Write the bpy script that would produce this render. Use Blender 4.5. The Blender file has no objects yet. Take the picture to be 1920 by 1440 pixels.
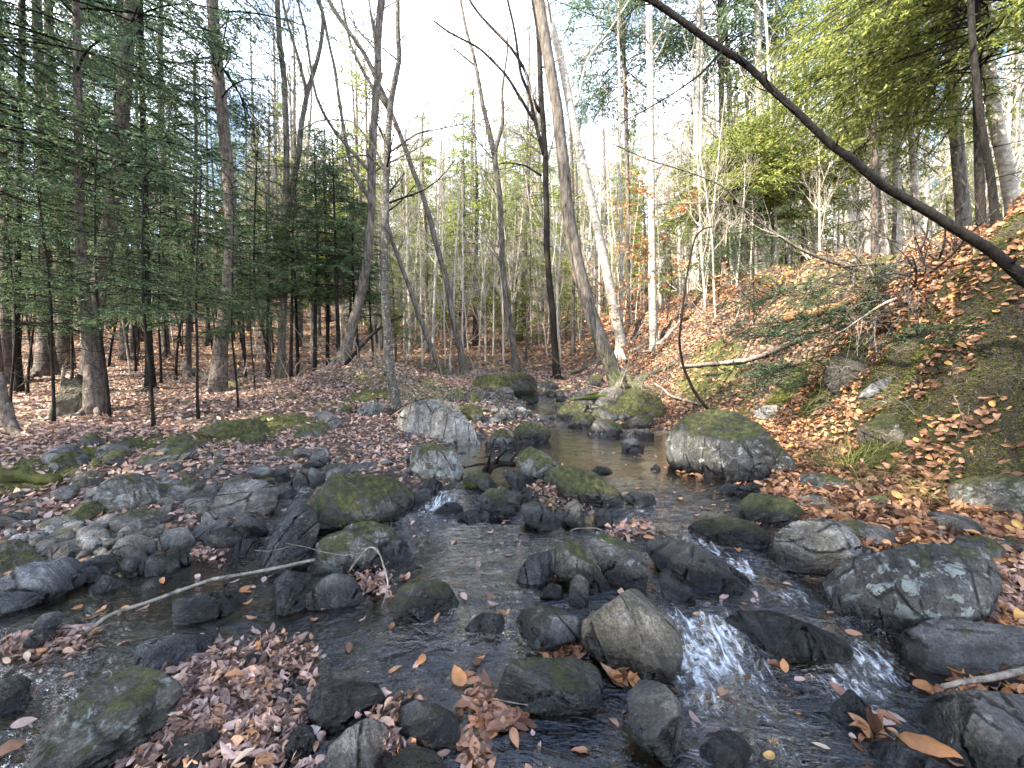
import bpy, math, random
import numpy as np
from mathutils import Vector, Matrix

C = bpy.context.scene
COL = C.collection

# ------------------------------------------------------------ camera
FPX = 800.0                      # focal length in pixels of a 1920 wide frame
CAM = np.array([0.0, 0.0, 1.15])
PITCH = math.radians(2.3)
cd = bpy.data.cameras.new('camera'); cam = bpy.data.objects.new('camera', cd); COL.objects.link(cam)
cd.sensor_width = 36.0; cd.lens = 36.0 * FPX / 1920.0; cd.clip_start = 0.02; cd.clip_end = 600
cam.location = CAM; cam.rotation_euler = (math.pi / 2 - PITCH, 0, 0)
C.camera = cam

# ------------------------------------------------------------ light
SUN_AZ = math.radians(-122)       # from +Y towards +X
SUN_EL = math.radians(42)
w = bpy.data.worlds.new('World'); C.world = w; w.use_nodes = True
nt = w.node_tree; nt.nodes.clear()
o_ = nt.nodes.new('ShaderNodeOutputWorld'); b_ = nt.nodes.new('ShaderNodeBackground')
s_ = nt.nodes.new('ShaderNodeTexSky'); s_.sky_type = 'NISHITA'; s_.sun_disc = False
s_.sun_elevation = SUN_EL; s_.sun_rotation = SUN_AZ; s_.air_density = 1.0; s_.dust_density = 1.2
b_.inputs['Strength'].default_value = 0.13
tc_ = nt.nodes.new('ShaderNodeTexCoord'); n_ = nt.nodes.new('ShaderNodeTexNoise')
n_.inputs['Scale'].default_value = 2.2; n_.inputs['Detail'].default_value = 6
r_ = nt.nodes.new('ShaderNodeValToRGB'); r_.color_ramp.elements[0].position = .42; r_.color_ramp.elements[1].position = .62
m_ = nt.nodes.new('ShaderNodeMix'); m_.data_type = 'RGBA'
nt.links.new(tc_.outputs['Generated'], n_.inputs['Vector']); nt.links.new(n_.outputs['Fac'], r_.inputs[0])
sx_ = nt.nodes.new('ShaderNodeSeparateXYZ'); nt.links.new(tc_.outputs['Generated'], sx_.inputs[0])
h_ = nt.nodes.new('ShaderNodeMapRange'); h_.inputs[1].default_value = .82; h_.inputs[2].default_value = .4; nt.links.new(sx_.outputs[2], h_.inputs[0])      # cloud thins towards the zenith
k_ = nt.nodes.new('ShaderNodeMath'); k_.operation = 'MULTIPLY'; nt.links.new(r_.outputs['Color'], k_.inputs[0]); nt.links.new(h_.outputs[0], k_.inputs[1])
nt.links.new(k_.outputs[0], m_.inputs['Factor']); nt.links.new(s_.outputs[0], m_.inputs['A'])
m_.inputs['B'].default_value = (10, 10.4, 11.2, 1)       # thin bright cloud
nt.links.new(m_.outputs['Result'], b_.inputs['Color']); nt.links.new(b_.outputs[0], o_.inputs['Surface'])
sl = bpy.data.lights.new('sun', 'SUN'); so = bpy.data.objects.new('sun', sl); COL.objects.link(so)
sl.energy = 5.0; sl.angle = math.radians(0.6); sl.color = (1.0, .89, .72)
SUN = Vector((math.sin(SUN_AZ) * math.cos(SUN_EL), math.cos(SUN_AZ) * math.cos(SUN_EL), math.sin(SUN_EL)))
so.rotation_euler = SUN.to_track_quat('Z', 'Y').to_euler()
C.view_settings.view_transform = 'Standard'; C.view_settings.look = 'None'
C.view_settings.exposure = 2.72; C.view_settings.gamma = 1.0
C.render.engine = 'CYCLES'
cy = C.cycles
cy.max_bounces = 6; cy.diffuse_bounces = 3; cy.glossy_bounces = 3; cy.transmission_bounces = 4
cy.transparent_max_bounces = 8; cy.caustics_reflective = False; cy.caustics_refractive = False
cy.sample_clamp_indirect = 6.0; cy.use_denoising = True

# ------------------------------------------------------------ helpers
def rng(s): return np.random.default_rng(s)

def vnoise(p, seed=0):
    p = np.asarray(p, float); i = np.floor(p).astype(np.int64); f = p - i; u = f * f * (3 - 2 * f)
    out = 0
    for dx in (0, 1):
        for dy in (0, 1):
            for dz in (0, 1):
                h = (i[..., 0] + dx) * 374761393 + (i[..., 1] + dy) * 668265263 + (i[..., 2] + dz) * 2147483647 + seed * 974711
                h = (h ^ (h >> 13)) * 1274126177; h = (h ^ (h >> 16)) & 0xffff
                wt = (u[..., 0] if dx else 1 - u[..., 0]) * (u[..., 1] if dy else 1 - u[..., 1]) * (u[..., 2] if dz else 1 - u[..., 2])
                out = out + wt * (h / 65535.0)
    return out * 2 - 1

def fbm(p, octv=4, seed=0, gain=.5):
    p = np.asarray(p, float); a = 1; s = 0; t = 0
    for k in range(octv):
        s = s + a * vnoise(p * 2 ** k + 13.7 * k, seed + k); t += a; a *= gain
    return s / t

def xyz(x, y, z=0): return np.stack([x, y, np.zeros_like(x) + z], -1)
def sstep(a, b, x):
    t = np.clip((x - a) / (b - a), 0, 1); return t * t * (3 - 2 * t)

CP, SP = math.cos(PITCH), math.sin(PITCH)
def ray(px, py):
    cx = (np.asarray(px, float) - 960) / FPX; cz = -(np.asarray(py, float) - 720) / FPX
    return np.stack([cx, CP + SP * cz, -SP + CP * cz], -1)      # forward component 1
def proj(P):
    d = np.asarray(P) - CAM; f = d[..., 1] * CP - d[..., 2] * SP; u = d[..., 1] * SP + d[..., 2] * CP
    return 960 + FPX * d[..., 0] / f, 720 - FPX * u / f
def on_y(px, py, Y):
    d = ray(px, py); return CAM + d * (Y / d[..., 1:2] if d.ndim > 1 else Y / d[1])

def mesh_np(name, V, F, mat=None, smooth=True, matidx=None, mats=None):
    """V (n,3); F (m,3) or (m,4) int array, or a list of such arrays"""
    Fs = F if isinstance(F, list) else [F]
    Fs = [f for f in Fs if len(f)]
    me = bpy.data.meshes.new(name)
    me.vertices.add(len(V)); me.vertices.foreach_set('co', np.asarray(V, np.float32).ravel())
    nl = sum(f.size for f in Fs); nf = sum(len(f) for f in Fs)
    me.loops.add(nl); me.polygons.add(nf)
    me.loops.foreach_set('vertex_index', np.concatenate([f.ravel() for f in Fs]).astype(np.int32))
    tot = np.concatenate([np.full(len(f), f.shape[1]) for f in Fs]); st = np.concatenate([[0], np.cumsum(tot)[:-1]])
    me.polygons.foreach_set('loop_start', st.astype(np.int32))
    me.polygons.foreach_set('use_smooth', np.full(nf, smooth))
    for m in (mats or ([mat] if mat else [])): me.materials.append(m)
    if matidx is not None: me.polygons.foreach_set('material_index', np.asarray(matidx, np.int32))
    me.update(calc_edges=True); me.validate()
    return me

def link(name, me, parent=None, label=None, cat=None, group=None, kind=None, loc=None):
    o = bpy.data.objects.new(name, me); COL.objects.link(o)
    if parent: o.parent = parent
    if loc is not None: o.location = loc
    if label: o['label'] = label
    if cat: o['category'] = cat
    if group: o['group'] = group
    if kind: o['kind'] = kind
    return o

# ---- tubes
def frames(T):
    T = T / (np.linalg.norm(T, axis=-1, keepdims=True) + 1e-9)
    ref = np.where(np.abs(T[..., 2:3]) > .9, np.array([1., 0, 0]), np.array([0, 0, 1.]))
    U = np.cross(T, ref); U /= np.linalg.norm(U, axis=-1, keepdims=True) + 1e-9
    return T, U, np.cross(T, U)

def tube(P, R, k=8, rough=0, seed=0):
    P = np.asarray(P, float); R = np.asarray(R, float); T = np.gradient(P, axis=0)
    T /= np.linalg.norm(T, axis=1, keepdims=True) + 1e-9
    m = T.mean(0); ref = np.array([1., 0, 0]) if abs(m[2]) > .6 * np.linalg.norm(m) else np.array([0, 0, 1.])
    U = np.cross(T, ref); U /= np.linalg.norm(U, axis=1, keepdims=True) + 1e-9; W = np.cross(T, U)
    a = np.arange(k) * 2 * np.pi / k
    ring = U[:, None] * np.cos(a)[None, :, None] + W[:, None] * np.sin(a)[None, :, None]
    r = np.repeat(R[:, None], k, 1)
    if rough:
        q = np.stack([np.repeat(np.cos(a)[None] * 1.5, len(P), 0), np.repeat(np.sin(a)[None] * 1.5, len(P), 0),
                      np.repeat(np.cumsum(np.r_[0, np.linalg.norm(np.diff(P, axis=0), axis=1)])[:, None] * 2.0, k, 1)], -1)
        r = r * (1 + rough * fbm(q + seed * 7.1, 3, seed))
    V = P[:, None] + ring * r[..., None]; n = len(P)
    i = np.arange(n - 1)[:, None] * k; j = np.arange(k)[None]; j2 = (j + 1) % k
    F = np.stack([i + j, i + j2, i + k + j2, i + k + j], -1).reshape(-1, 4)
    V = np.concatenate([V.reshape(-1, 3), P[:1], P[-1:]]); c0 = n * k
    jj = np.arange(k); j3 = (jj + 1) % k
    Fc = np.concatenate([np.stack([np.full(k, c0), j3, jj], -1), np.stack([np.full(k, c0 + 1), (n - 1) * k + jj, (n - 1) * k + j3], -1)])
    return V, F, Fc

def prisms(P0, P1, r0, r1, k=3):
    P0 = np.asarray(P0); P1 = np.asarray(P1); T, U, W = frames(P1 - P0)
    a = np.arange(k) * 2 * np.pi / k
    ring = U[:, None] * np.cos(a)[None, :, None] + W[:, None] * np.sin(a)[None, :, None]
    V = np.stack([P0[:, None] + ring * np.asarray(r0)[:, None, None], P1[:, None] + ring * np.asarray(r1)[:, None, None]], 1)
    n = len(P0); i = np.arange(n)[:, None] * 2 * k; j = np.arange(k)[None]; j2 = (j + 1) % k
    F = np.stack([i + j, i + j2, i + k + j2, i + k + j], -1).reshape(-1, 4)
    return V.reshape(-1, 3), F

class MB:
    def __init__(s): s.V = []; s.Q = []; s.T = []; s.n = 0
    def add(s, V, Q=None, T=None):
        if Q is not None and len(Q): s.Q.append(Q + s.n)
        if T is not None and len(T): s.T.append(T + s.n)
        s.V.append(V); s.n += len(V)
    def mesh(s, name, mat, smooth=True):
        F = [];
        if s.Q: F.append(np.concatenate(s.Q))
        if s.T: F.append(np.concatenate(s.T))
        return mesh_np(name, np.concatenate(s.V), F, mat, smooth)

def resample(P, n):
    P = np.asarray(P, float); d = np.r_[0, np.cumsum(np.linalg.norm(np.diff(P[:, :3], axis=0), axis=1))]
    t = np.linspace(0, d[-1], n)
    Q = np.stack([np.interp(t, d, P[:, c]) for c in range(P.shape[1])], 1)
    if n > 6:                       # soften the corners
        for _ in range(2): Q[1:-1] = .25 * Q[:-2] + .5 * Q[1:-1] + .25 * Q[2:]
    return Q

# ---- node helpers
class NT:
    def __init__(s, name):
        s.m = bpy.data.materials.new(name); s.m.use_nodes = True; s.t = s.m.node_tree; s.t.nodes.clear()
        s.out = s.t.nodes.new('ShaderNodeOutputMaterial')
    def n(s, kind, ins=None, **at):
        d = s.t.nodes.new('ShaderNode' + kind)
        for k, v in at.items(): setattr(d, k, v)
        for k, v in (ins or {}).items(): s.set(d, k, v)
        return d
    def set(s, d, k, v):
        i = d.inputs[k]
        if isinstance(v, bpy.types.NodeSocket): s.t.links.new(v, i)
        elif isinstance(v, bpy.types.Node): s.t.links.new(v.outputs[0], i)
        else: i.default_value = v
    def math(s, op, a, b=0.0, c=None, clamp=False):
        d = s.n('Math', operation=op); d.use_clamp = clamp; s.set(d, 0, a); s.set(d, 1, b)
        if c is not None: s.set(d, 2, c)
        return d.outputs[0]
    def mix(s, f, a, b, bt='MIX'):
        d = s.n('Mix', data_type='RGBA', blend_type=bt); s.set(d, 'Factor', f)
        for k, v in (('A', a), ('B', b)):
            if isinstance(v, tuple) and len(v) == 3: v = (*v, 1)
            s.set(d, [i for i in d.inputs if i.name == k and i.type == 'RGBA'][0].identifier if False else (6 if k == 'A' else 7), v)
        return d.outputs[2]
    def ramp(s, f, stops, interp='LINEAR'):
        d = s.n('ValToRGB'); s.set(d, 0, f); cr = d.color_ramp; cr.interpolation = interp
        while len(cr.elements) < len(stops): cr.elements.new(.5)
        for e, (p, c) in zip(cr.elements, stops):
            e.position = p; e.color = (*c, 1) if isinstance(c, tuple) else (c, c, c, 1)
        return d.outputs[0]
    def noise(s, vec, scale, detail=4, rough=.55, out=0, dist=0):
        d = s.n('TexNoise', {'Scale': scale, 'Detail': detail, 'Roughness': rough, 'Distortion': dist}); 
        if vec is not None: s.set(d, 'Vector', vec)
        return d.outputs[out]
    def mapr(s, v, a, b, c=0., d=1., sm=False):
        n = s.n('MapRange'); n.interpolation_type = 'SMOOTHSTEP' if sm else 'LINEAR'
        s.set(n, 0, v); s.set(n, 1, a); s.set(n, 2, b); s.set(n, 3, c); s.set(n, 4, d); return n.outputs[0]
    def bump(s, h, strength=.5, dist=.02, normal=None):
        d = s.n('Bump', {'Height': h, 'Strength': strength, 'Distance': dist})
        if normal is not None: s.set(d, 'Normal', normal)
        return d.outputs[0]
    def surf(s, v): s.t.links.new(v if isinstance(v, bpy.types.NodeSocket) else v.outputs[0], s.out.inputs['Surface'])
    def objattr(s, name): return s.n('Attribute', attribute_type='OBJECT', attribute_name=name).outputs['Fac']
    def vattr(s, name): return s.n('Attribute', attribute_type='GEOMETRY', attribute_name=name).outputs['Fac']

# ------------------------------------------------------------ materials
def mat_rock():
    n = NT('rock'); pos = n.n('NewGeometry').outputs['Position']; nrm = n.n('NewGeometry').outputs['Normal']
    rnd = n.n('ObjectInfo').outputs['Random']
    moss, lich, tone, wet, warm = [n.objattr(k) for k in ('moss', 'lichen', 'tone', 'wet', 'warm')]
    wl = n.objattr('waterline')
    rot = n.n('VectorRotate', rotation_type='EULER_XYZ'); n.set(rot, 'Vector', pos)
    cmb = n.n('CombineXYZ'); n.set(cmb, 0, n.math('MULTIPLY', rnd, 2.4)); n.set(cmb, 1, n.math('MULTIPLY', rnd, 5.1)); n.set(cmb, 2, n.math('MULTIPLY', rnd, 9.3)); n.set(rot, 'Rotation', cmb)
    mp = n.n('Mapping'); n.set(mp, 'Vector', rot.outputs[0]); mp.inputs['Scale'].default_value = (5, 5, 17)
    strata = n.noise(mp.outputs[0], 1.0, 7, .65, dist=1.3)
    big = n.noise(pos, 4.0, 6, .6); fine = n.noise(pos, 60, 5, .7); mid = n.noise(pos, 16, 5, .62)
    v = n.math('ADD', n.math('MULTIPLY', big, .55), n.math('MULTIPLY', strata, .45))
    g = n.ramp(v, [(.3, (.025, .027, .030)), (.46, (.11, .115, .122)), (.56, (.22, .225, .23)), (.70, (.46, .46, .45))])
    gw = n.ramp(v, [(.3, (.05, .042, .03)), (.46, (.15, .125, .085)), (.56, (.26, .225, .165)), (.72, (.45, .40, .31))])
    warm = n.math('ADD', warm, n.mapr(n.noise(pos, 2.7, 4), .45, .7, 0, .55), clamp=True); c = n.mix(warm, g, gw)
    c = n.mix(.55, c, n.ramp(fine, [(.3, .35), (.7, 1.0)]), 'MULTIPLY')
    c = n.mix(1.0, c, n.ramp(mid, [(.38, .72), (.6, 1.15)]), 'MULTIPLY')
    tv = n.n('CombineColor'); [n.set(tv, i, n.math('MULTIPLY', tone, 1.95)) for i in range(3)]
    c = n.mix(1.0, c, tv.outputs[0], 'MULTIPLY')
    c = n.mix(.75, c, n.ramp(n.noise(pos, 130, 3, .7), [(.36, .3), (.55, 1.0), (.7, 1.6)]), 'MULTIPLY')
    crk = n.n('TexVoronoi', {'Vector': mp.outputs[0], 'Scale': .42}, feature='DISTANCE_TO_EDGE').outputs['Distance']
    ck = n.math('MULTIPLY', n.mapr(crk, .0, .035, 1, 0, True), n.mapr(mid, .45, .55)); c = n.mix(ck, c, (.015, .014, .013))
    # lichen: crusty pale patches
    ln = n.noise(pos, 14, 8, .68, dist=.5)
    lm = n.mapr(n.math('ADD', ln, n.math('MULTIPLY', lich, .32)), .70, .725, 0, 1)
    sep = n.n('SeparateXYZ'); n.set(sep, 0, nrm)
    c = n.mix(n.math('MULTIPLY', lm, .8), c, n.mix(n.noise(pos, 45, 3), (.20, .24, .22), (.38, .41, .38)))
    # moss on the upward faces
    mm = n.math('ADD', n.math('ADD', n.math('MULTIPLY', sep.outputs[2], .34), n.math('MULTIPLY', n.noise(pos, 8, 9, .72), 1.0)), n.math('MULTIPLY', moss, .85))
    mm = n.mapr(mm, .98, 1.12, 0, 1, True)
    mcol = n.ramp(n.noise(pos, 26, 4, .6), [(.3, (.018, .022, .007)), (.5, (.075, .082, .018)), (.7, (.18, .185, .045))])
    c = n.mix(mm, c, mcol)
    # wet dark band above the waterline, taken higher to deepen the weak contact shade
    ps = n.n('SeparateXYZ'); n.set(ps, 0, pos)
    hz = n.math('SUBTRACT', n.math('SUBTRACT', ps.outputs[2], wl), n.math('MULTIPLY', n.math('SUBTRACT', n.noise(pos, 8, 3), .5), .12))
    band = n.mapr(hz, .04, .17, 1, 0, True)
    wt = n.math('MAXIMUM', band, n.mapr(n.math('ADD', wet, n.math('MULTIPLY', n.math('SUBTRACT', big, .5), .8)), .35, .65, 0, 1, True))
    c = n.mix(wt, c, n.mix(1.0, c, (.12, .13, .15), 'MULTIPLY'))
    rough = n.mapr(wt, 0, 1, .85, .14); rough = n.math('MAXIMUM', rough, n.math('MULTIPLY', mm, .8))
    h = n.math('ADD', n.math('MULTIPLY', strata, 1.5), n.math('ADD', n.math('MULTIPLY', fine, .25), n.math('MULTIPLY', mid, .5)))
    h = n.math('SUBTRACT', h, n.math('MULTIPLY', ck, 1.2))
    h = n.math('ADD', h, n.math('MULTIPLY', mm, n.math('ADD', .3, n.math('MULTIPLY', n.noise(pos, 140, 3, .7), 1.3))))
    p = n.n('BsdfPrincipled', {'Base Color': c, 'Roughness': rough, 'Normal': n.bump(h, 1.0, .045)})
    n.surf(p); return n.m

def mat_ground():
    n = NT('forest_ground'); pos = n.n('NewGeometry').outputs['Position']
    vo = n.n('TexVoronoi', {'Vector': pos, 'Scale': 19.0, 'Randomness': 1.0}); 
    vo2 = n.n('TexVoronoi', {'Vector': n.noise(pos, 3, 2, out=1) if False else pos, 'Scale': 9.0})
    sc = n.n('SeparateColor'); n.set(sc, 0, vo.outputs['Color'])
    lit = n.ramp(sc.outputs[0], [(0, (.05, .032, .024)), (.3, (.13, .08, .055)), (.6, (.22, .14, .10)), (.85, (.30, .20, .145)), (1, (.36, .20, .09))])
    lit = n.mix(n.mapr(vo.outputs['Distance'], .35, .6), lit, (.03, .02, .015))
    lit = n.mix(.6, lit, n.ramp(n.noise(pos, 2.2, 5, .6), [(.3, .45), (.7, 1.2)]), 'MULTIPLY')
    sc2 = n.n('SeparateColor'); n.set(sc2, 0, vo2.outputs['Color'])
    bed = n.ramp(sc2.outputs[0], [(0, (.015, .012, .008)), (.45, (.065, .05, .026)), (.8, (.17, .13, .065)), (1, (.34, .25, .13))])
    bed = n.mix(.7, bed, n.ramp(n.noise(pos, 20, 5, .7), [(.3, .4), (.7, 1.2)]), 'MULTIPLY')
    mcol = n.ramp(n.noise(pos, 22, 5, .65), [(.32, (.012, .015, .006)), (.5, (.07, .075, .018)), (.68, (.19, .18, .05))])
    c = n.mix(n.vattr('moss'), lit, mcol); c = n.mix(n.vattr('soil_shade'), c, n.ramp(n.noise(pos, 14, 5, .7), [(.3, (.012, .009, .007)), (.7, (.05, .036, .026))]))
    c = n.mix(n.vattr('bed'), c, bed)
    h = n.math('ADD', n.math('MULTIPLY', vo.outputs['Distance'], -1.0), n.math('MULTIPLY', n.noise(pos, 40, 5, .7), 1.2))
    p = n.n('BsdfPrincipled', {'Base Color': c, 'Roughness': .85, 'Normal': n.bump(h, .9, .03)}); n.surf(p); return n.m

def mat_water():
    n = NT('stream_water'); geo = n.n('NewGeometry'); pos = geo.outputs['Position']
    mp = n.n('Mapping'); n.set(mp, 'Vector', pos); mp.inputs['Scale'].default_value = (5.5, 15, 9); mp.inputs['Rotation'].default_value = (0, 0, .25)
    r1 = n.noise(mp.outputs[0], 1.0, 4, .6, dist=1.4)
    mp2 = n.n('Mapping'); n.set(mp2, 'Vector', pos); mp2.inputs['Scale'].default_value = (17, 32, 20); mp2.inputs['Rotation'].default_value = (0, 0, -.5)
    r2 = n.noise(mp2.outputs[0], 1.0, 3, .6, dist=1.0)
    rip = n.vattr('ripple')
    h = n.math('ADD', r1, n.math('MULTIPLY', r2, .45))
    nr = n.n('Bump', {'Height': h, 'Distance': .075}); n.set(nr, 'Strength', n.mapr(rip, 0, 1, .04, .85))
    fr = n.n('Fresnel', {'IOR': 1.42}); n.set(fr, 'Normal', nr.outputs[0])
    tr = n.n('BsdfTransparent', {'Color': (.68, .59, .41, 1)})
    gl = n.n('BsdfGlossy', {'Color': (1, 1, 1, 1), 'Roughness': .02, 'Normal': nr.outputs[0]})
    mx = n.n('MixShader'); n.set(mx, 0, n.math('MULTIPLY', fr.outputs[0], 2.1, clamp=True)); n.set(mx, 1, tr.outputs[0]); n.set(mx, 2, gl.outputs[0])
    fm = n.vattr('foam')
    mp3 = n.n('Mapping'); n.set(mp3, 'Vector', pos); mp3.inputs['Scale'].default_value = (26, 9, 14); mp3.inputs['Rotation'].default_value = (0, 0, .5)
    fn = n.noise(mp3.outputs[0], 1.0, 4, .62, dist=1.6)
    fk = n.mapr(n.math('ADD', fn, n.math('MULTIPLY', fm, .30)), .64, .94, 0, .8, True)
    fk = n.math('MULTIPLY', fk, n.mapr(fm, .02, .2))
    df = n.n('BsdfPrincipled', {'Base Color': (.72, .77, .82, 1), 'Roughness': .3, 'Normal': nr.outputs[0]})
    m2 = n.n('MixShader'); n.set(m2, 0, fk); n.set(m2, 1, mx.outputs[0]); n.set(m2, 2, df.outputs[0])
    n.surf(m2); return n.m

def mat_leaf(name, stops, transl=.3, rough=.6, vein=True, shine=.25):
    n = NT(name); geo = n.n('NewGeometry'); r = geo.outputs['Random Per Island']
    c = n.ramp(r, stops)
    c = n.mix(.5, c, n.ramp(n.noise(geo.outputs['Position'], 55, 3, .6), [(.3, .55), (.7, 1.15)]), 'MULTIPLY')
    p = n.n('BsdfPrincipled', {'Base Color': c, 'Roughness': rough, 'Specular IOR Level': shine})
    t = n.n('BsdfTranslucent'); n.set(t, 'Color', c)
    m = n.n('MixShader', {0: transl}); n.set(m, 1, p.outputs[0]); n.set(m, 2, t.outputs[0]); n.surf(m); return n.m

def mat_bark(name, dark, light, scale=14, stretch=.18, bands=None, moss=0., rough=.85):
    n = NT(name); pos = n.n('NewGeometry').outputs['Position']; rnd = n.n('ObjectInfo').outputs['Random']
    mp = n.n('Mapping'); n.set(mp, 'Vector', pos); mp.inputs['Scale'].default_value = (1, 1, stretch)
    a = n.noise(mp.outputs[0], scale, 6, .65, dist=.4); b = n.noise(pos, 5, 5, .6)
    c = n.ramp(a, [(.32, dark), (.5, tuple((d + l) / 2 for d, l in zip(dark, light))), (.66, light)])
    c = n.mix(.7, c, n.ramp(b, [(.3, .6), (.7, 1.25)]), 'MULTIPLY')
    h = a
    if bands:        # pale lichen and peeling plates
        mp2 = n.n('Mapping'); n.set(mp2, 'Vector', pos); mp2.inputs['Scale'].default_value = (2.2, 2.2, 3.6)
        k = n.mapr(n.noise(mp2.outputs[0], 11, 5, .7), bands[1], bands[1] + .04); c = n.mix(k, c, bands[0])
    if moss:
        ps = n.n('SeparateXYZ'); n.set(ps, 0, pos)
        k = n.mapr(n.math('ADD', n.noise(pos, 9, 4), n.math('MULTIPLY', n.math('SUBTRACT', 1.25, ps.outputs[2]), moss)), .5, .7)
        c = n.mix(k, c, (.06, .075, .018))
    p = n.n('BsdfPrincipled', {'Base Color': c, 'Roughness': rough, 'Specular IOR Level': .15, 'Normal': n.bump(h, .9, .035)}); n.surf(p); return n.m

M_ROCK = mat_rock(); M_GROUND = mat_ground(); M_WATER = mat_water()
M_LITTER = mat_leaf('dry_leaf', [(0, (.05, .03, .024)), (.22, (.17, .11, .095)), (.45, (.34, .235, .205)), (.72, (.50, .375, .335)), (.92, (.47, .25, .13)), (1, (.66, .52, .40))], .22)
M_WARM = mat_leaf('warm_dry_leaf', [(0, (.05, .025, .015)), (.28, (.17, .085, .05)), (.55, (.34, .185, .11)), (.8, (.46, .28, .18)), (.95, (.52, .26, .10)), (1, (.54, .38, .14))], .25)
M_ORANGE = mat_leaf('orange_leaf', [(0, (.30, .12, .05)), (.5, (.44, .20, .08)), (1, (.52, .30, .16))], .3, .4)
M_WETLEAF = mat_leaf('wet_leaf', [(0, (.06, .03, .02)), (.4, (.17, .08, .045)), (.8, (.30, .15, .09)), (1, (.42, .22, .13))], .1, .25, shine=.5)
M_YELLOW = mat_leaf('yellow_leaf', [(0, (.55, .40, .08)), (1, (.70, .60, .18))], .4)
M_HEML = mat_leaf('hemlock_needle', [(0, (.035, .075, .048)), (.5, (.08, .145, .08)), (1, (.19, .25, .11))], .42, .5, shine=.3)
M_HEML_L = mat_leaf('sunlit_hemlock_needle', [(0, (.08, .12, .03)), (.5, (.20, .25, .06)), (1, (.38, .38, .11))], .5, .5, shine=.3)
M_HEML_M = mat_leaf('half_lit_hemlock_needle', [(0, (.035, .08, .045)), (.5, (.085, .15, .07)), (1, (.19, .26, .10))], .45, .5, shine=.3)  # brighter copy of the hemlock needle; the thicket's lit look is in the colour
M_GRASS = mat_leaf('grass_blade', [(0, (.09, .12, .03)), (.6, (.18, .21, .06)), (1, (.42, .38, .16))], .4)
M_MOSSB = mat_leaf('moss_blade', [(0, (.022, .03, .008)), (.5, (.09, .105, .022)), (1, (.24, .24, .055))], .3)
M_BARK = mat_bark('grey_bark', (.022, .019, .017), (.17, .15, .13), 22, .2, moss=.25)
M_BARKC = mat_bark('conifer_bark', (.026, .021, .019), (.165, .138, .122), 26, .35, ((.27, .28, .25), .64))
M_BARKD = mat_bark('dark_bark', (.005, .0045, .004), (.025, .021, .018), 26, .3, ((.13, .14, .12), .68))
M_BIRCH = mat_bark('pale_birch_bark', (.16, .145, .125), (.46, .43, .38), 9, 2.2, ((.07, .06, .05), .66))
M_SPECK = mat_bark('lichen_speckled_bark', (.03, .027, .024), (.12, .11, .095), 30, .6, ((.25, .24, .21), .56))
M_TWIG = mat_bark('twig_bark', (.12, .10, .08), (.36, .32, .27), 30, .5)
M_TWIGP = mat_bark('pale_twig_bark', (.26, .23, .19), (.50, .46, .40), 30, .5)
M_DEAD = mat_bark('bare_dead_wood', (.09, .075, .06), (.34, .31, .27), 30, .4)
M_LOG = mat_bark('rotting_log_wood', (.22, .11, .05), (.50, .30, .16), 12, .3)
# ------------------------------------------------------------ terrain
def ladder(y, st):
    z = 0
    for y0, y1, dz in st: z = z + dz * sstep(y0, y1, y)
    return z
def wlev(x, y):
    """water level of the stepped stream"""
    x = np.asarray(x, float); y = np.asarray(y, float)
    cen = ladder(y, [(1.62, 1.95, .08), (2.95, 3.3, .12), (6.5, 7.3, .13), (7.3, 12, .25), (12, 25, 1.0)])
    rgt = ladder(y, [(1.55, 1.8, .08), (2.0, 3.3, .12), (6.5, 7.3, .13), (7.3, 12, .25), (12, 25, 1.0)])
    lft = ladder(y, [(2.5, 3.0, .10), (3.1, 3.5, .10), (6.5, 7.3, .13), (7.3, 12, .25), (12, 25, 1.0)])
    a = sstep(-.75, -.35, x); b = sstep(.55, .9, x)
    return lft * (1 - a) + (cen * (1 - b) + rgt * b) * a

def px_to_water(px, py):
    p = np.array([0., 3.]); d = ray(px, py)
    for _ in range(25):
        z = float(wlev(p[0], p[1])); t = (z - CAM[2]) / d[2] if d[2] < -1e-4 else 40
        q = CAM + d * t; p = p * .5 + q[:2] * .5
    return p
WPOLY = [(-260, 1190), (60, 1135), (170, 1092), (330, 1062), (480, 1018), (500, 960), (505, 915), (590, 885), (600, 905), (560, 965), (600, 1010),
         (700, 1000), (770, 945), (860, 905), (850, 870), (860, 832), (925, 822), (1010, 812), (1045, 796), (1020, 782), (990, 772), (985, 757), (1010, 742), (1040, 745), (1065, 768), (1100, 790),
         (1130, 806), (1250, 815), (1262, 860), (1330, 895), (1430, 905), (1400, 950), (1470, 1010), (1480, 1075), (1600, 1120), (1690, 1190), (1720, 1290), (1850, 1420), (2050, 1640), (-500, 1640)]
WP = np.array([px_to_water(*p) for p in WPOLY])

def sdist(x, y, poly):
    P = np.stack([x, y], -1); sh = P.shape[:-1]; P = P.reshape(-1, 2); d = np.full(len(P), 1e9); ins = np.zeros(len(P), bool)
    for a, b in zip(poly, np.roll(poly, -1, 0)):
        ab = b - a; t = np.clip(((P - a) @ ab) / (ab @ ab), 0, 1); q = P - a - t[:, None] * ab
        d = np.minimum(d, np.hypot(q[:, 0], q[:, 1]))
        c = ((a[1] > P[:, 1]) != (b[1] > P[:, 1])) & (P[:, 0] < (b[0] - a[0]) * (P[:, 1] - a[1]) / (b[1] - a[1] + 1e-12) + a[0]); ins ^= c
    return np.where(ins, -d, d).reshape(sh)

GY = [-30, 0, 2, 3.0, 3.6, 6, 10, 13, 17, 24, 35, 60, 80, 130]
GZ = [1.0, .12, .12, .2, .27, .47, .78, 1.05, 1.6, 2.9, 6.6, 16.5, 20, 22]
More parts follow.
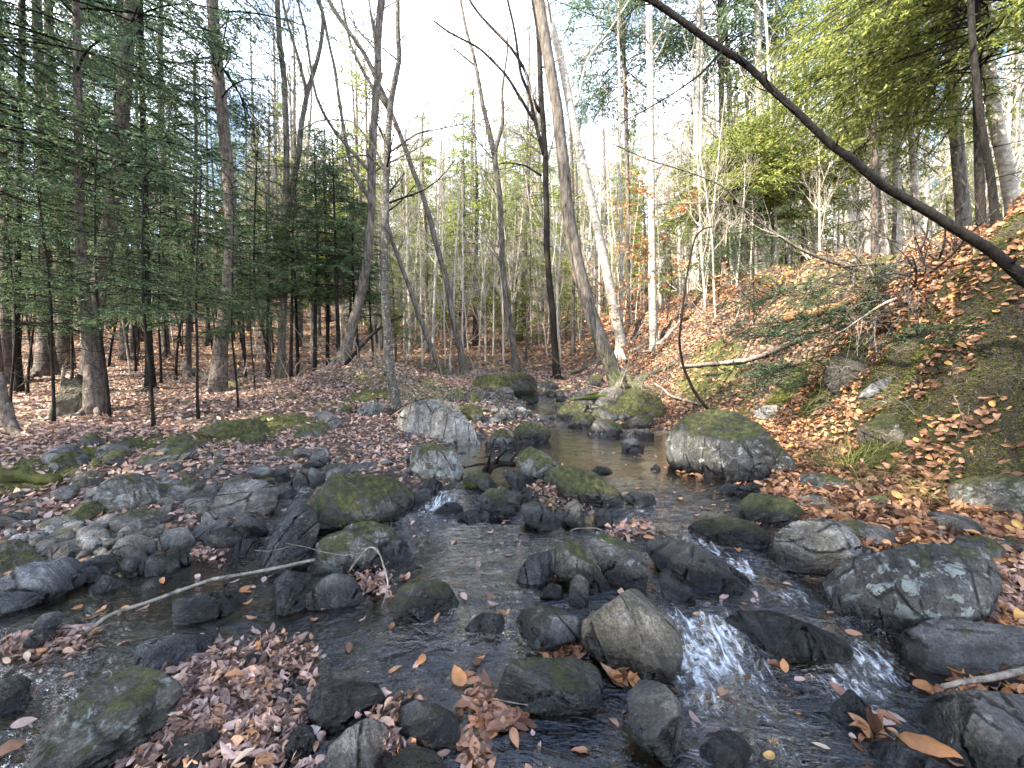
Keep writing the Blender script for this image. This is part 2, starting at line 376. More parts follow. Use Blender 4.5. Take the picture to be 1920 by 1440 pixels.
# mounds: (px, py, radius_x m, radius_y m, height)
MOUNDS = [(430, 1300, .30, .20, .06), (60, 1215, .22, .10, .06), (330, 1370, .3, .12, .05), (720, 1410, .2, .16, .05), (1010, 930, .22, .25, .08),
          (1850, 1130, .4, .3, .12), (1110, 975, .2, .12, .06), (1050, 1180, .2, .12, .03)]
MOUNDS = [(*px_to_water(a, b), c, d, e) for a, b, c, d, e in MOUNDS]
def ground_raw(x, y):
    x = np.asarray(x, float); y = np.asarray(y, float)
    g = np.interp(y, GY, GZ)
    g = g * 1.0 + .18 * sstep(3, 8, y) * fbm(xyz(x * .35, y * .35), 3, 5) + .03 * fbm(xyz(x * 2.2, y * 2.2), 3, 9)
    # right bank
    foot = 2.75 - .9 * sstep(5, 9, y) + .25 * np.sin(y * 1.3); run = 2.2 + 1.7 * sstep(5, 10, y)
    top = 2.15 - .35 * sstep(2.5, .5, y) + .1 * np.sin(y * 2.1)
    rb = top * sstep(0, 1, (x - foot) / run) ** 1.0
    rb = rb * (1 - .75 * sstep(12, 22, y)) + .05 * np.clip(x - 5, 0, 40)
    rb = rb + sstep(.2, .6, (x - foot) / run) * (1 - sstep(12, 18, y)) * (.46 * fbm(xyz(x * 1.5, y * 1.5), 4, 31) + .26 * np.abs(fbm(xyz(x * 4.5, y * 4.5), 3, 41)))
    g = g + rb
    # leaf covered mound left of the far stream, left wood
    g = g + .55 * np.exp(-(((x + 3.3) / 1.3) ** 2 + ((y - 9.6) / 1.6) ** 2))
    g = g + .04 * np.clip(-x - 6, 0, 30) * sstep(8, 14, y)
    return g
def terrain(x, y):
    g = ground_raw(x, y); wz = wlev(x, y); d = sdist(x, y, WP)
    d = np.where(y > 12.5, d + (y - 12.5), d)
    nz = fbm(xyz(x * 3.5, y * 3.5), 4, 77)
    d2 = d + .10 * nz * sstep(9, 3, y)
    bank = np.maximum(g, wz + .02 + .10 * np.clip(d2, 0, 3) ** .8)
    k = sstep(0, 1.2, d2)
    up = wz + .015 + .14 * np.clip(d2, 0, 1) ** .8
    up = np.maximum(up + (bank - up) * k, wz + .01)
    dn = wz - .035 - .15 * sstep(0, .5, -d2) * (.7 + .5 * nz)
    z = np.where(d2 > 0, up, dn); t = sstep(-.06, .06, d2); z = dn * (1 - t) * (d2 <= .06) + np.where(d2 > .06, up, up * t)
    m = np.zeros_like(z)
    for mx, my, rx, ry, mh in MOUNDS:
        m = np.maximum(m, (mh + .16) * np.exp(-(((x - mx) / rx) ** 2 + ((y - my) / ry) ** 2)))
    z = np.maximum(z, np.where(m > .02, wz - .16 + m + .015 * nz, -9))
    return z, d2

def grow(a, b, s0, f):
    out = [a]; s = s0
    while out[-1] < b: s *= f; out.append(out[-1] + s)
    return out
xs = np.arange(-5.5, 5.5, .045); ex = np.array(grow(5.5, 120, .045, 1.065))
GX = np.concatenate([-ex[::-1], xs[1:], ex])
ys = np.arange(.7, 8.5, .045)
GYS = np.concatenate([-np.array(grow(-.7, 30, .08, 1.12))[::-1], ys[1:], np.array(grow(8.5, 150, .045, 1.045))])
XX, YY = np.meshgrid(GX, GYS)
HZ, DD = terrain(XX, YY)
def gsample(A, x, y):
    x = np.clip(np.asarray(x, float), GX[0], GX[-1] - 1e-6); y = np.clip(np.asarray(y, float), GYS[0], GYS[-1] - 1e-6)
    i = np.clip(np.searchsorted(GX, x, 'right') - 1, 0, len(GX) - 2); j = np.clip(np.searchsorted(GYS, y, 'right') - 1, 0, len(GYS) - 2)
    u = (x - GX[i]) / (GX[i + 1] - GX[i]); v = (y - GYS[j]) / (GYS[j + 1] - GYS[j])
    return A[j, i] * (1 - u) * (1 - v) + A[j, i + 1] * u * (1 - v) + A[j + 1, i] * (1 - u) * v + A[j + 1, i + 1] * u * v
def H(x, y): return gsample(HZ, x, y)
def D(x, y): return gsample(DD, x, y)
def surf(x, y):
    h = H(x, y); return np.where(D(x, y) < .02, np.maximum(h, wlev(x, y)), h)
TS = np.geomspace(.4, 140, 900)
def at(px, py):
    d = ray(px, py); P = CAM + TS[:, None] * d; s = surf(P[:, 0], P[:, 1]); k = np.nonzero(P[:, 2] < s)[0]
    if not len(k): return CAM + d * 60
    k = k[0]; a, b = TS[max(k - 1, 0)], TS[k]
    for _ in range(18):
        m = (a + b) / 2; p = CAM + m * d
        if p[2] < surf(p[0], p[1]): b = m
        else: a = m
    return CAM + b * d

MOSSP = [(1750, 820, .35), (1880, 790, .4), (1780, 620, .5), (1840, 560, .5), (1700, 660, .35), (1560, 720, .4), (1480, 730, .3), (1900, 480, .4), (1640, 860, .2), (1860, 900, .25),
    (300, 830, .5), (430, 815, .6), (170, 850, .4), (60, 885, .3), (520, 790, .4), (700, 740, .4), (800, 725, 1.0), (760, 705, 1.2), (1180, 760, .5), (1330, 690, .5), (540, 745, .4), (620, 760, .3), (250, 735, .5)]
nx, ny = len(GX), len(GYS)
V = np.stack([XX, YY, HZ], -1).reshape(-1, 3)
i = np.arange(nx - 1)[None]; j = np.arange(ny - 1)[:, None] * nx
F = np.stack([j + i, j + i + 1, j + i + 1 + nx, j + i + nx], -1).reshape(-1, 4)
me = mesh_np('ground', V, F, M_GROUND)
pxx, pyy = proj(V + np.array([0, 0, 0.]))
front = V[:, 1] > .3
bedm = sstep(.12, -.02, DD.ravel()) * (V[:, 1] < 13)
nzm = fbm(xyz(V[:, 0] * 1.3, V[:, 1] * 1.3), 4, 3)
slope_r = sstep(2.6, 3.4, V[:, 0]) * sstep(7.5, 5, V[:, 1]) * sstep(.6, 1.6, V[:, 1])
mossm = np.clip(slope_r * sstep(-.12, .12, nzm), 0, 1)
farm = sstep(.15, .3, nzm) * sstep(9, 11, V[:, 1]) * sstep(20, 13, V[:, 1]) * (np.abs(V[:, 0]) < 6)
edge = sstep(.9, .25, DD.ravel()) * sstep(-.1, .25, fbm(xyz(V[:, 0] * 1.1, V[:, 1] * 1.1), 3, 8)) * sstep(7, 9, V[:, 1])
mossm = np.clip(mossm + farm + edge, 0, 1)
for px_, py_, rr_ in MOSSP:
    pc = at(px_, py_); q_ = np.exp(-(((V[:, 0] - pc[0]) ** 2 + (V[:, 1] - pc[1]) ** 2) / rr_ ** 2)); mossm = np.maximum(mossm, sstep(.25, .6, q_ + .35 * nzm))
soil_shade = np.clip(sum(np.exp(-(((V[:, 0] - a_[0]) ** 2 + (V[:, 1] - a_[1]) ** 2) / b_ ** 2)) for a_, b_ in ((at(1840, 690), .55), (at(1600, 700), .35), (at(1760, 700), .4))) * 1.3 + .45 * slope_r * sstep(.1, .3, fbm(xyz(V[:, 0] * 1.1, V[:, 1] * 1.1), 3, 21)), 0, 1)  # dark soil; the three round patches stand for shade in the bank hollows
for nm, A in (('bed', bedm), ('moss', mossm), ('soil_shade', soil_shade)):
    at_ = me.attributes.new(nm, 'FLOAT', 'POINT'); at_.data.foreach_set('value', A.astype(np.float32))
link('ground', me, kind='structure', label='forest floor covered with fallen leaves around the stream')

# ---- water
CASC = [(1300, 1250, .14, .85), (1340, 1320, .10, .5), (1440, 1250, .08, .4), (1330, 1215, .19, 1.0), (1300, 1165, .12, .9), (1370, 1060, .20, .75), (1300, 1010, .16, .6), (1470, 1110, .14, .5), (820, 945, .16, .95), (775, 965, .1, .6), (1095, 797, .16, .8),
        (1640, 1250, .09, 1.0), (1590, 1280, .13, .75), (1330, 1300, .16, .6), (1100, 945, .1, .3), (535, 925, .12, .5), (1135, 1010, .1, .6), (1225, 955, .22, .3), (1380, 1340, .2, .35)]
CASC = [(*px_to_water(a, b), r, s) for a, b, r, s in CASC]
gx = np.arange(-4.2, 4.2, .024); gy = np.concatenate([np.arange(.25, 6.5, .024), np.arange(6.5, 13, .06)])
WX, WY = np.meshgrid(gx, gy); WZ = wlev(WX, WY); WD = D(WX, WY)
foam = np.zeros_like(WX); rip = np.full_like(WX, .05)
for cx_, cy_, r, s in CASC:
    q = np.exp(-(((WX - cx_) ** 2 + (WY - cy_) ** 2) / (r * r))); foam = np.maximum(foam, s * q); rip = np.maximum(rip, .95 * np.exp(-(((WX - cx_) ** 2 + (WY - cy_) ** 2) / (r * r * 5))))
rip = np.maximum(rip, .5 * sstep(2.3, 1.6, WY)); rip = np.maximum(rip, .3 * sstep(3.3, 2.6, WY)); rip = rip * (1 + .6 * fbm(xyz(WX * 2.2, WY * 3), 2, 91)); rip = np.clip(rip, 0, 1)
gradw = np.abs(np.gradient(WZ, axis=0)) / .024; rip = np.clip(rip + gradw * 2, 0, 1)
WZ = WZ + (.003 + .014 * rip) * fbm(xyz(WX * 7 + .3 * WY, WY * 13), 3, 4) + .022 * foam * fbm(xyz(WX * 24, WY * 24), 2, 14)
keep = (WD < .10)
kq = keep[:-1, :-1] & keep[1:, 1:] & keep[1:, :-1] & keep[:-1, 1:]
nx2 = len(gx); jj, ii = np.nonzero(kq); b0 = jj * nx2 + ii
F = np.stack([b0, b0 + 1, b0 + 1 + nx2, b0 + nx2], -1); used = np.unique(F); remap = np.full(WX.size, -1); remap[used] = np.arange(len(used))
V = np.stack([WX, WY, WZ], -1).reshape(-1, 3)[used]
me = mesh_np('stream_water', V, remap[F], M_WATER)
for nm, A in (('foam', foam), ('ripple', rip)):
    at_ = me.attributes.new(nm, 'FLOAT', 'POINT'); at_.data.foreach_set('value', A.ravel()[used].astype(np.float32))
link('stream_water', me, kind='structure', label='dark clear water of the stony forest stream')

# ------------------------------------------------------------ rocks
def ico(n):
    import bmesh
    bm = bmesh.new(); bmesh.ops.create_icosphere(bm, subdivisions=n, radius=1)
    V = np.array([v.co for v in bm.verts]); F = np.array([[v.index for v in f.verts] for f in bm.faces]); bm.free(); return V, F
ICO = {k: ico(k) for k in (3, 4, 5, 6)}

def shape_noise(P, S, seed, amp=1.0):
    n = P / (np.linalg.norm(P, axis=1, keepdims=True) + 1e-9)
    q = P / S
    d = .10 * fbm(q * 1.3 + seed, 3, seed) + .065 * fbm(q * 3.7, 3, seed + 5) + .032 * fbm(q * 11, 4, seed + 9, .6)
    # bedding: small steps along one tilted direction
    r = rng(seed); a = r.normal(size=3); a /= np.linalg.norm(a)
    s = (q @ a) * 7 + 1.2 * fbm(q * 2, 2, seed + 3); d = d + .03 * (np.abs((s % 1) - .5) - .25)
    d = d - .05 * np.clip(.12 - np.abs(fbm(q * 1.9 + 3, 3, seed + 20)), 0, 1) / .12
    return P + n * (d * amp * S)[:, None] if np.ndim(d) else P

def facet(P, r, k, mn=.62, mx=.9, bias=None, soft=.85):
    for _ in range(k):
        a = r.normal(size=3)
        if bias is not None: a = a * .8 + bias
        a /= np.linalg.norm(a); s = P @ a; lim = s.max() * r.uniform(mn, mx)
        P = P - (np.maximum(0, s - lim) * soft)[:, None] * a
    return P

ROCKID = [0]
def rock(label, poly, moss=.3, lichen=.2, tone=.6, wet=.0, warm=.2, thick=1.0, flat=0, name='rock', group=None, cat='rock', fac=5):
    ROCKID[0] += 1; seed = 100 + ROCKID[0]; r = rng(seed)
    p = np.array(poly, float).reshape(-1, 2)
    w_ = p[:, 0].max() - p[:, 0].min(); h_ = p[:, 1].max() - p[:, 1].min()
    c = (p.max(0) + p.min(0)) / 2
    g = at(c[0], p[:, 1].max() - .06 * h_); fl = at(c[0], c[1])
    wm = w_ / FPX * g[1]; gap = max(0, fl[1] - g[1])
    Yc = g[1] + (.75 if flat else .55) * min(gap, wm * (.55 if flat else .45))
    v = ray(*c); Cn = CAM + v * (Yc / v[1]); v = v / np.linalg.norm(v)
    rt = np.cross(v, [0, 0, 1.]); rt /= np.linalg.norm(rt); up = np.cross(rt, v)
    low = p[:, 1] > c[1]; p2 = p.copy(); p2[low, 1] += .10 * h_ + 2
    dr = ray(p2[:, 0], p2[:, 1]); tt = ((Cn - CAM) @ v) / (dr @ v); Q = CAM + dr * tt[:, None] - Cn
    q2 = np.stack([Q @ rt, Q @ up], 1)
    th = np.linspace(-np.pi, np.pi, 361)[:-1]; R = np.zeros(360); dirs = np.stack([np.cos(th), np.sin(th)], 1)
    for a, b in zip(q2, np.roll(q2, -1, 0)):
        e = b - a; den = dirs[:, 0] * e[1] - dirs[:, 1] * e[0]; den = np.where(np.abs(den) < 1e-9, 1e-9, den)
        t = (a[0] * e[1] - a[1] * e[0]) / den; s = (a[0] * dirs[:, 1] - a[1] * dirs[:, 0]) / den
        ok = (t > 0) & (s >= -1e-6) & (s <= 1 + 1e-6); R = np.where(ok, np.maximum(R, t), R)
    if (R <= 0).any(): R[R <= 0] = np.median(R[R > 0])
    ker = np.exp(-.5 * (np.arange(-14, 15) / 5.) ** 2); ker /= ker.sum(); R = 1.05 * np.convolve(np.r_[R[-14:], R, R[:14]], ker, 'valid')
    lvl = 6 if w_ > 150 else 5 if w_ > 55 else 4
    U, F = ICO[lvl]
    rho = np.hypot(U[:, 0], U[:, 1]); ang = np.arctan2(U[:, 1], U[:, 0]); ph = np.arctan2(U[:, 2], rho)
    e = .72; cr = np.sign(np.cos(ph)) * np.abs(np.cos(ph)) ** e; sr = np.sign(np.sin(ph)) * np.abs(np.sin(ph)) ** e
    Rv = np.interp(ang, np.r_[th, np.pi], np.r_[R, R[0]]); T = thick * min(.5 * wm, .75 * np.median(R) * 1.15)
    back = np.where(sr > 0, 1.25, 1.0)
    L = np.stack([Rv * cr * np.cos(ang), Rv * cr * np.sin(ang), T * sr * back], 1)     # local: right, up, away
    L = facet(L, r, {5: 9, 2: 3, 3: 6, 4: 7, 7: 12}.get(fac, fac), .62, .92, np.array([0, .6, -1.3]), .96)
    S = (np.median(R) + T) / 2
    L = shape_noise(L, S, seed, .75)
    P = L[:, :1] * rt + L[:, 1:2] * up + L[:, 2:3] * v
    me = mesh_np(name, P, F, M_ROCK)
    o = link(name, me, label=label, cat=cat, group=group, loc=Cn)
    wz = float(wlev(g[0], g[1])); near = float(D(g[0], g[1])) < .15
    for k, val in (('moss', moss), ('lichen', lichen), ('tone', tone), ('wet', wet), ('warm', warm), ('waterline', wz if near else -5.)): o[k] = float(val)
    return o

def rock_moss(o, seed, n):
    me = o.data; nv = len(me.vertices); V = np.empty(nv * 3, np.float32); me.vertices.foreach_get('co', V); V = V.reshape(-1, 3)
    N = np.empty(nv * 3, np.float32); me.vertices.foreach_get('normal', N); N = N.reshape(-1, 3); W = V + np.array(o.location)
    k = np.nonzero((N[:, 2] > .35) & (fbm(W * 6, 4, seed) + .5 * N[:, 2] + .5 * float(o['moss']) > .48) & (W[:, 2] > float(o['waterline']) + .06))[0]
    if len(k) < 20: return
    r = rng(seed); i = k[r.integers(len(k), size=n)]; sp = np.sqrt(4 * np.pi * (np.ptp(V, axis=0).mean() / 2) ** 2 / nv)
    P = V[i] + r.normal(size=(n, 3)) * sp * .5; Nn = N[i]; P -= ((P - V[i]) * Nn).sum(1, keepdims=True) * Nn; sc = float(np.linalg.norm(np.array(o.location) - CAM)) ** .5
    L = r.uniform(.004, .011, n) * sc; W_ = r.uniform(.0009, .002, n) * sc; D_ = Nn + .6 * r.normal(size=(n, 3)); D_ /= np.linalg.norm(D_, axis=1, keepdims=True); S = np.cross(D_, r.normal(size=(n, 3))); S /= np.linalg.norm(S, axis=1, keepdims=True)
    B = np.stack([P - S * W_[:, None], P + S * W_[:, None], P + D_ * L[:, None]], 1).reshape(-1, 3)
    link('moss', mesh_np('moss', B, np.arange(3 * n).reshape(-1, 3), M_MOSSB, False), o)
# poly in photo pixels; keyword letters: m moss, l lichen, t tone, w wet, b warm(brown)
def R_(label, poly, m=.2, l=.15, t=.6, w=0., b=.25, **k):
    if isinstance(poly, str): poly = [float(q) for q in poly.replace(';', ' ').replace(',', ' ').split()]
    return rock(label, poly, moss=m, lichen=l, tone=t, wet=w, warm=b, **k)
BIG = 'boulder'
# --- foreground, left
R_('large tilted slab with streaked olive moss rising out of a drift of dead leaves', '10,1470 60,1395 117,1333 177,1267 213,1247 293,1258 337,1293 320,1345 253,1385 160,1425 90,1490', .28, .45, .62, 0, .45, name='slab_rock')
R_('broad pale blue grey bare slab on the left edge of the stream', '-60,1110 0,1073 67,1055 133,1040 173,1043 167,1070 147,1097 100,1110 30,1142 -40,1155', .0, .1, .85, .1, 0, flat=1, name='slab_rock')
R_('rock with a moss cap cut by the left frame edge above the blue grey slab', '-50,1030 0,1007 40,1012 88,1045 80,1063 40,1072 -40,1075', .45, .3, .6)
R_('big rounded boulder with pale lichen and moss left of the black wedge stone', '178,930 190,903 215,889 250,886 297,896 312,915 283,945 240,960 200,950', .33, .5, .55, 0, .3, name=BIG)
R_('low mossy wedge rock leaning on the lichened left boulder', '113,965 150,945 180,935 195,953 163,975 127,990', .55, .1, .5)
R_('long black wedge stone lying between two big boulders on the left', '307,933 345,930 395,915 435,905 433,928 385,950 320,960', .0, .0, .35, .45, 0, flat=1)
R_('blocky grey boulder with a damp dark face beside the small left waterfall', '384,952 400,925 425,908 485,900 520,915 515,942 493,962 417,975 390,970', .18, .1, .5, .2, .05, name=BIG)
R_('flat grey slab with thin moss in front of the lichened left boulder', '205,972 230,957 283,957 327,968 322,985 280,994 215,992', .35, .1, .5, .1, .1, flat=1, name='slab_rock')
R_('thin dark shelf stone lying right behind the oval striped cobble', '200,1015 240,995 287,990 292,1000 250,1008 213,1022', .1, 0, .4, .2, 0, flat=1)
R_('oval striped grey cobble, largest of the dry stones at the left water edge', '207,1030 225,1010 258,1001 292,1015 306,1038 277,1050 233,1048', 0, .05, .8, 0, 0)
R_('rounded blue grey stone with a dark front beside the oval striped cobble', '302,1010 320,985 347,986 373,1013 368,1035 327,1036 303,1025', .05, .1, .75, .05, .05)
R_('dark flat topped stone behind the rounded blue grey stone', '360,993 383,975 423,977 433,997 403,1010 370,1009', .05, 0, .45, .25, 0)
R_('black wet stone with straw on top beneath the blocky grey boulder', '427,985 450,967 493,973 502,993 477,1005 433,1002', .1, 0, .3, .4, 0)
R_('low black wet stone touching the long blue wet slab on its left', '425,1025 447,1010 483,1010 490,1028 467,1039 430,1039', .0, 0, .3, .6, 0)
R_('knobbly pale stone at the left water edge with leaves behind it', '260,1062 288,1045 333,1046 340,1067 307,1080 273,1076', 0, .1, .75, .1, 0)
R_('broad smooth stone half in the shallows left of the knobbly pale stone', '162,1102 187,1080 220,1075 232,1093 213,1110 180,1114', .05, .1, .65, .1, .1)
R_('dark brown stone between the oval striped cobble and the blue grey slab', '165,1055 187,1040 217,1041 228,1057 200,1070 173,1066', .05, 0, .4, .2, .1)
R_('purple grey stone above the moss capped rock on the left gravel', '50,1018 67,1000 100,1008 100,1023 67,1030', 0, .1, .6)
R_('light blue stone, uppermost of the cobbles on the left gravel', '72,1004 90,987 117,985 119,1005 100,1012', 0, .1, .85)
R_('pale speckled stone left of the oval striped cobble', '158,1022 180,1007 203,1010 205,1030 173,1035', 0, .1, .75)
R_('pointed dark stone lying flat between the purple and the speckled stone', '95,1022 117,1012 142,1026 123,1036', 0, .1, .5)
R_('long rounded blue wet slab sloping down from the big mossy slab', '485,1052 500,1013 530,967 555,938 590,960 597,992 582,1045 520,1070', .05, .05, .7, .85, 0, thick=1.2, name='slab_rock')
R_('huge flat mossy slab in the middle of the stream left of the small waterfall', '553,935 590,912 627,893 690,890 740,900 778,912 768,947 700,975 600,990 578,970', .48, .1, .48, .05, .3, thick=1.2, name='slab_rock', fac=4)
R_('front mossy boulder of the pair beside the twig snag with angular grey sides', '577,1040 600,992 640,993 690,1015 738,1050 720,1075 640,1086 590,1084', .38, .45, .62, 0, .2, name=BIG)
R_('rear boulder of the pair with a bald pale top and a mossy collar', '635,1000 650,984 690,976 735,990 770,1022 765,1045 735,1060 690,1045', .33, .35, .75, 0, .15, name=BIG)
R_('blue black wet rock beneath the white stick right of the stream bend', '499,1110 520,1077 553,1066 595,1072 600,1092 567,1135 527,1149 507,1142', .0, .0, .4, .8, 0)
R_('smooth bare grey dome rock standing in the water', '563,1135 580,1108 600,1086 630,1075 660,1082 692,1122 688,1132 627,1142', 0, 0, .62, 0, .15, fac=2)
R_('pointed rock with a mossy crown and two tone sides in mid stream', '730,1125 753,1102 783,1087 813,1084 843,1101 865,1135 853,1152 800,1160 740,1150', .38, .25, .55, 0, .15)
R_('dark drowned slab under the white stick with one pale leaf on it', '325,1150 330,1122 433,1108 465,1118 427,1150 383,1170 333,1170', 0, 0, .45, .85, .05, flat=1, name='slab_rock')
R_('flat blue slab between the left shallows and the leaf drift', '243,1250 267,1203 333,1190 400,1192 412,1208 360,1230 320,1256 267,1260', 0, .1, .72, .25, 0, flat=1, name='slab_rock')
R_('blue grey block on the left frame edge beside dark shallows', '-40,1300 25,1262 57,1275 52,1312 20,1335 -40,1345', 0, .1, .7, .15, 0)
R_('small smooth stone standing alone in the left shallows', '63,1170 83,1150 113,1147 118,1160 93,1190 70,1193', 0, .1, .65, .3, 0)
R_('black wet rock at the right end of the leaf drift', '577,1335 590,1285 640,1265 700,1275 722,1312 690,1348 620,1360', 0, 0, .35, .7, .1)
R_('dark rock buried in leaves at the bottom below the leaf drift', '305,1400 333,1373 397,1363 422,1393 410,1425 350,1442 313,1430', 0, 0, .35, .5, 0)
R_('small blue stone with a white veined leaf on it near the bottom edge', '533,1393 547,1363 583,1358 595,1390 567,1420 540,1413', 0, 0, .5, .4, 0)
R_('pale dry tilted slab at the bottom edge beside the leaf clump', '575,1470 620,1400 650,1372 690,1346 722,1358 725,1382 700,1440 690,1490 600,1500', 0, .05, .95, 0, .1, thick=.7, fac=3, name='slab_rock')
R_('mossy brown rock cut by the bottom edge right of the pale tilted slab', '720,1450 737,1410 773,1397 817,1411 848,1450 825,1500 730,1500', .35, .1, .5, 0, .3)
R_('dark grey round rock with leaves piled against its left end', '727,1335 753,1310 800,1315 847,1335 864,1367 857,1398 810,1395 745,1363', 0, 0, .45, .35, .05, fac=2)
# --- foreground middle
R_('long loaf shaped rock with mossy top and black wet belly', '903,1283 920,1245 973,1236 1073,1236 1113,1248 1129,1282 1117,1322 1040,1330 940,1317 907,1300', .30, .15, .45, .28, .15, thick=1.15, fac=2, name=BIG)
R_('egg shaped dark grey rock below the big brown boulder', '1177,1300 1207,1277 1245,1285 1273,1315 1279,1353 1267,1396 1253,1423 1213,1403 1182,1360', 0, 0, .45, .3, .1, fac=2)
R_('triangular grey rock with mossy corner beside the big brown boulder', '969,1160 990,1122 1023,1128 1087,1160 1099,1182 1062,1198 1023,1213 1000,1208', .28, .2, .6, .1, .2)
R_('big brown knobbly boulder with a tan wet face in the middle foreground', '1093,1140 1117,1117 1150,1096 1175,1090 1200,1103 1220,1130 1263,1165 1277,1220 1259,1256 1187,1260 1133,1222 1097,1182', .14, .2, .62, .08, 1.0, thick=1.1, name=BIG)
R_('long slanting mossy block, left one of the leaning pair', '1027,1015 1057,1002 1085,1020 1133,1070 1149,1095 1125,1110 1073,1080 1037,1060', .38, .15, .5, .0, .3)
R_('stout mottled olive block, right one of the leaning pair', '1102,1013 1133,1002 1187,1022 1224,1060 1226,1090 1192,1102 1147,1092 1113,1037', .30, .35, .65, .0, .5)
R_('small upright grey stone wedged above the big brown boulder', '1066,1120 1070,1090 1087,1075 1104,1092 1102,1130 1080,1136', .05, .1, .6)
R_('flat blue drowned slab with a bent twig lying across it', '968,1075 993,1043 1033,1032 1039,1070 1022,1100 990,1092', 0, 0, .6, .6, 0, flat=1, name='slab_rock')
R_('small brown grey stone left of the small upright stone', '1010,1112 1030,1093 1053,1098 1052,1122 1017,1123', 0, 0, .45, .2, .2)
R_('long black ridge rock with split lines running down to the chute', '1210,1020 1237,1007 1283,1014 1367,1058 1440,1100 1422,1115 1333,1113 1260,1083 1220,1043', .18, .0, .35, .45, .25, thick=.9, name='ridge_rock')
R_('wedge of black wet stone below the long ridge rock', '1235,1075 1253,1058 1273,1068 1297,1103 1309,1130 1267,1126 1243,1110', 0, 0, .38, .7, .05)
R_('oval black moss covered rock beside the right hand chute', '1288,995 1310,977 1367,970 1420,981 1443,1002 1435,1020 1383,1026 1317,1016', .40, .0, .22, .3, .1)
R_('big round banded grey boulder on the right water edge', '1453,1020 1463,995 1497,978 1540,975 1582,987 1614,1020 1615,1048 1573,1068 1513,1078 1465,1063', .15, .2, .85, 0, .3, thick=1.2, fac=2, name=BIG)
R_('mossy loaf rock with pale end just above the big round banded boulder', '1383,945 1410,923 1447,926 1487,938 1522,967 1512,983 1480,993 1413,976', .5, .25, .6, 0, .3)
R_('largest dark boulder on the right with white lichen blotches', '1552,1088 1580,1063 1640,1038 1713,1027 1840,1030 1872,1087 1850,1130 1780,1162 1723,1180 1673,1196 1613,1176 1567,1136', .20, .50, .30, .12, .2, thick=1.1, fac=3, name=BIG)
R_('dark ledge slab below the boulder with white lichen blotches', '1666,1222 1697,1187 1763,1160 1850,1168 1960,1190 1990,1270 1900,1310 1780,1305 1680,1268', .1, .1, .36, .3, .1, flat=1, name='slab_rock')
R_('dark wet slab filling the bottom right corner', '1708,1325 1747,1300 1960,1310 2020,1400 1990,1500 1850,1510 1780,1415 1738,1375', .05, .15, .36, .45, 0, flat=1, name='slab_rock')
R_('smooth black slab with water sliding over its lip below the chute', '1345,1178 1390,1148 1447,1146 1513,1170 1587,1190 1600,1222 1547,1232 1467,1232 1423,1216 1377,1193', 0, 0, .3, .95, 0, flat=1, name='slab_rock')
R_('small black wet rock with a brown leaf stuck on it near the right corner', '1558,1325 1593,1292 1635,1327 1613,1362 1573,1360', 0, 0, .35, .8, .1)
R_('thin dark strip slab at the bottom edge with an orange leaf on it', '1631,1390 1673,1391 1747,1421 1792,1452 1740,1485 1660,1452', .05, 0, .4, .4, 0, flat=1, name='slab_rock')
R_('drowned blue stone at the bottom edge under fast water', '1313,1404 1347,1370 1387,1373 1412,1407 1380,1449 1325,1449', 0, 0, .5, .85, 0, flat=1)
R_('dark broken stone behind the big round banded boulder', '1588,1005 1613,985 1653,985 1685,1000 1672,1023 1627,1033', .15, 0, .4, .1, .1)
R_('mossy hump behind the boulder with white lichen blotches', '1750,1027 1780,1008 1847,1003 1899,1020 1895,1045 1840,1062 1780,1052', .35, .0, .4, .0, .2)
# --- pools and right bank
R_('great round boulder with pale lichen veins at the right side of the pool', '1255,832 1268,803 1300,779 1347,769 1385,776 1430,808 1482,843 1494,870 1472,892 1420,899 1333,889 1293,869 1260,855', .42, .36, .32, 0, .1, thick=1.1, fac=2, name=BIG)
R_('round mossy boulder half buried in leaves on the right bank', '1607,815 1613,787 1640,769 1675,776 1695,807 1692,835 1653,843 1617,833', .42, .35, .6, 0, .5, name=BIG)
R_('low grey rock with small green plants below the grass tuft', '1485,905 1507,888 1547,888 1607,905 1602,922 1527,928 1493,922', .35, .15, .45, 0, .1)
R_('grey green flat stone among leaves behind the mossy loaf rock', '1488,942 1515,927 1545,929 1555,945 1530,957 1500,959', .25, .35, .65, 0, .1)
R_('square dark mossy stone in sunlit leaves on the right', '1620,940 1640,925 1675,931 1685,950 1657,963 1627,960', .45, .0, .4)
R_('wide moss covered boulder in the sunlit leaves at the right edge', '1775,955 1780,910 1813,895 1880,890 1945,900 1975,970 1850,980 1787,970', .42, .35, .7, 0, .5, name=BIG)
R_('blue grey flake of stone lying on the leafy right slope', '1606,739 1633,720 1670,704 1685,710 1663,729 1627,742', .05, .1, .6, .0, 0)
R_('flat grey stone in the leaves behind the great round boulder', '1415,770 1437,760 1467,761 1462,782 1423,790', .1, .3, .6, 0, .05, flat=1)
R_('flat slate lying in the pool edge below the great round boulder', '1318,922 1363,907 1407,909 1424,925 1380,935 1328,930', 0, .05, .5, .3, 0, flat=1)
R_('dark pointed stone in the pool under the great round boulder', '1258,875 1283,856 1302,867 1279,883', 0, 0, .35, .4, 0)
R_('small pale stone beside the dark pointed stone in the pool', '1286,876 1305,868 1320,880 1300,886', 0, .1, .7, .1, 0)
R_('little flat black stone alone in the middle of the upper pool', '1104,884 1120,874 1147,876 1151,886 1117,890', 0, 0, .35, .3, 0)
R_('tiny dark stone in the pool right of the little flat black stone', '1218,878 1230,869 1240,877 1230,883', 0, 0, .4, .4, 0)
R_('dark flat rock at the outflow right of the broad mossy boulder', '1168,932 1187,919 1227,926 1235,941 1193,950', 0, 0, .33, .5, 0)
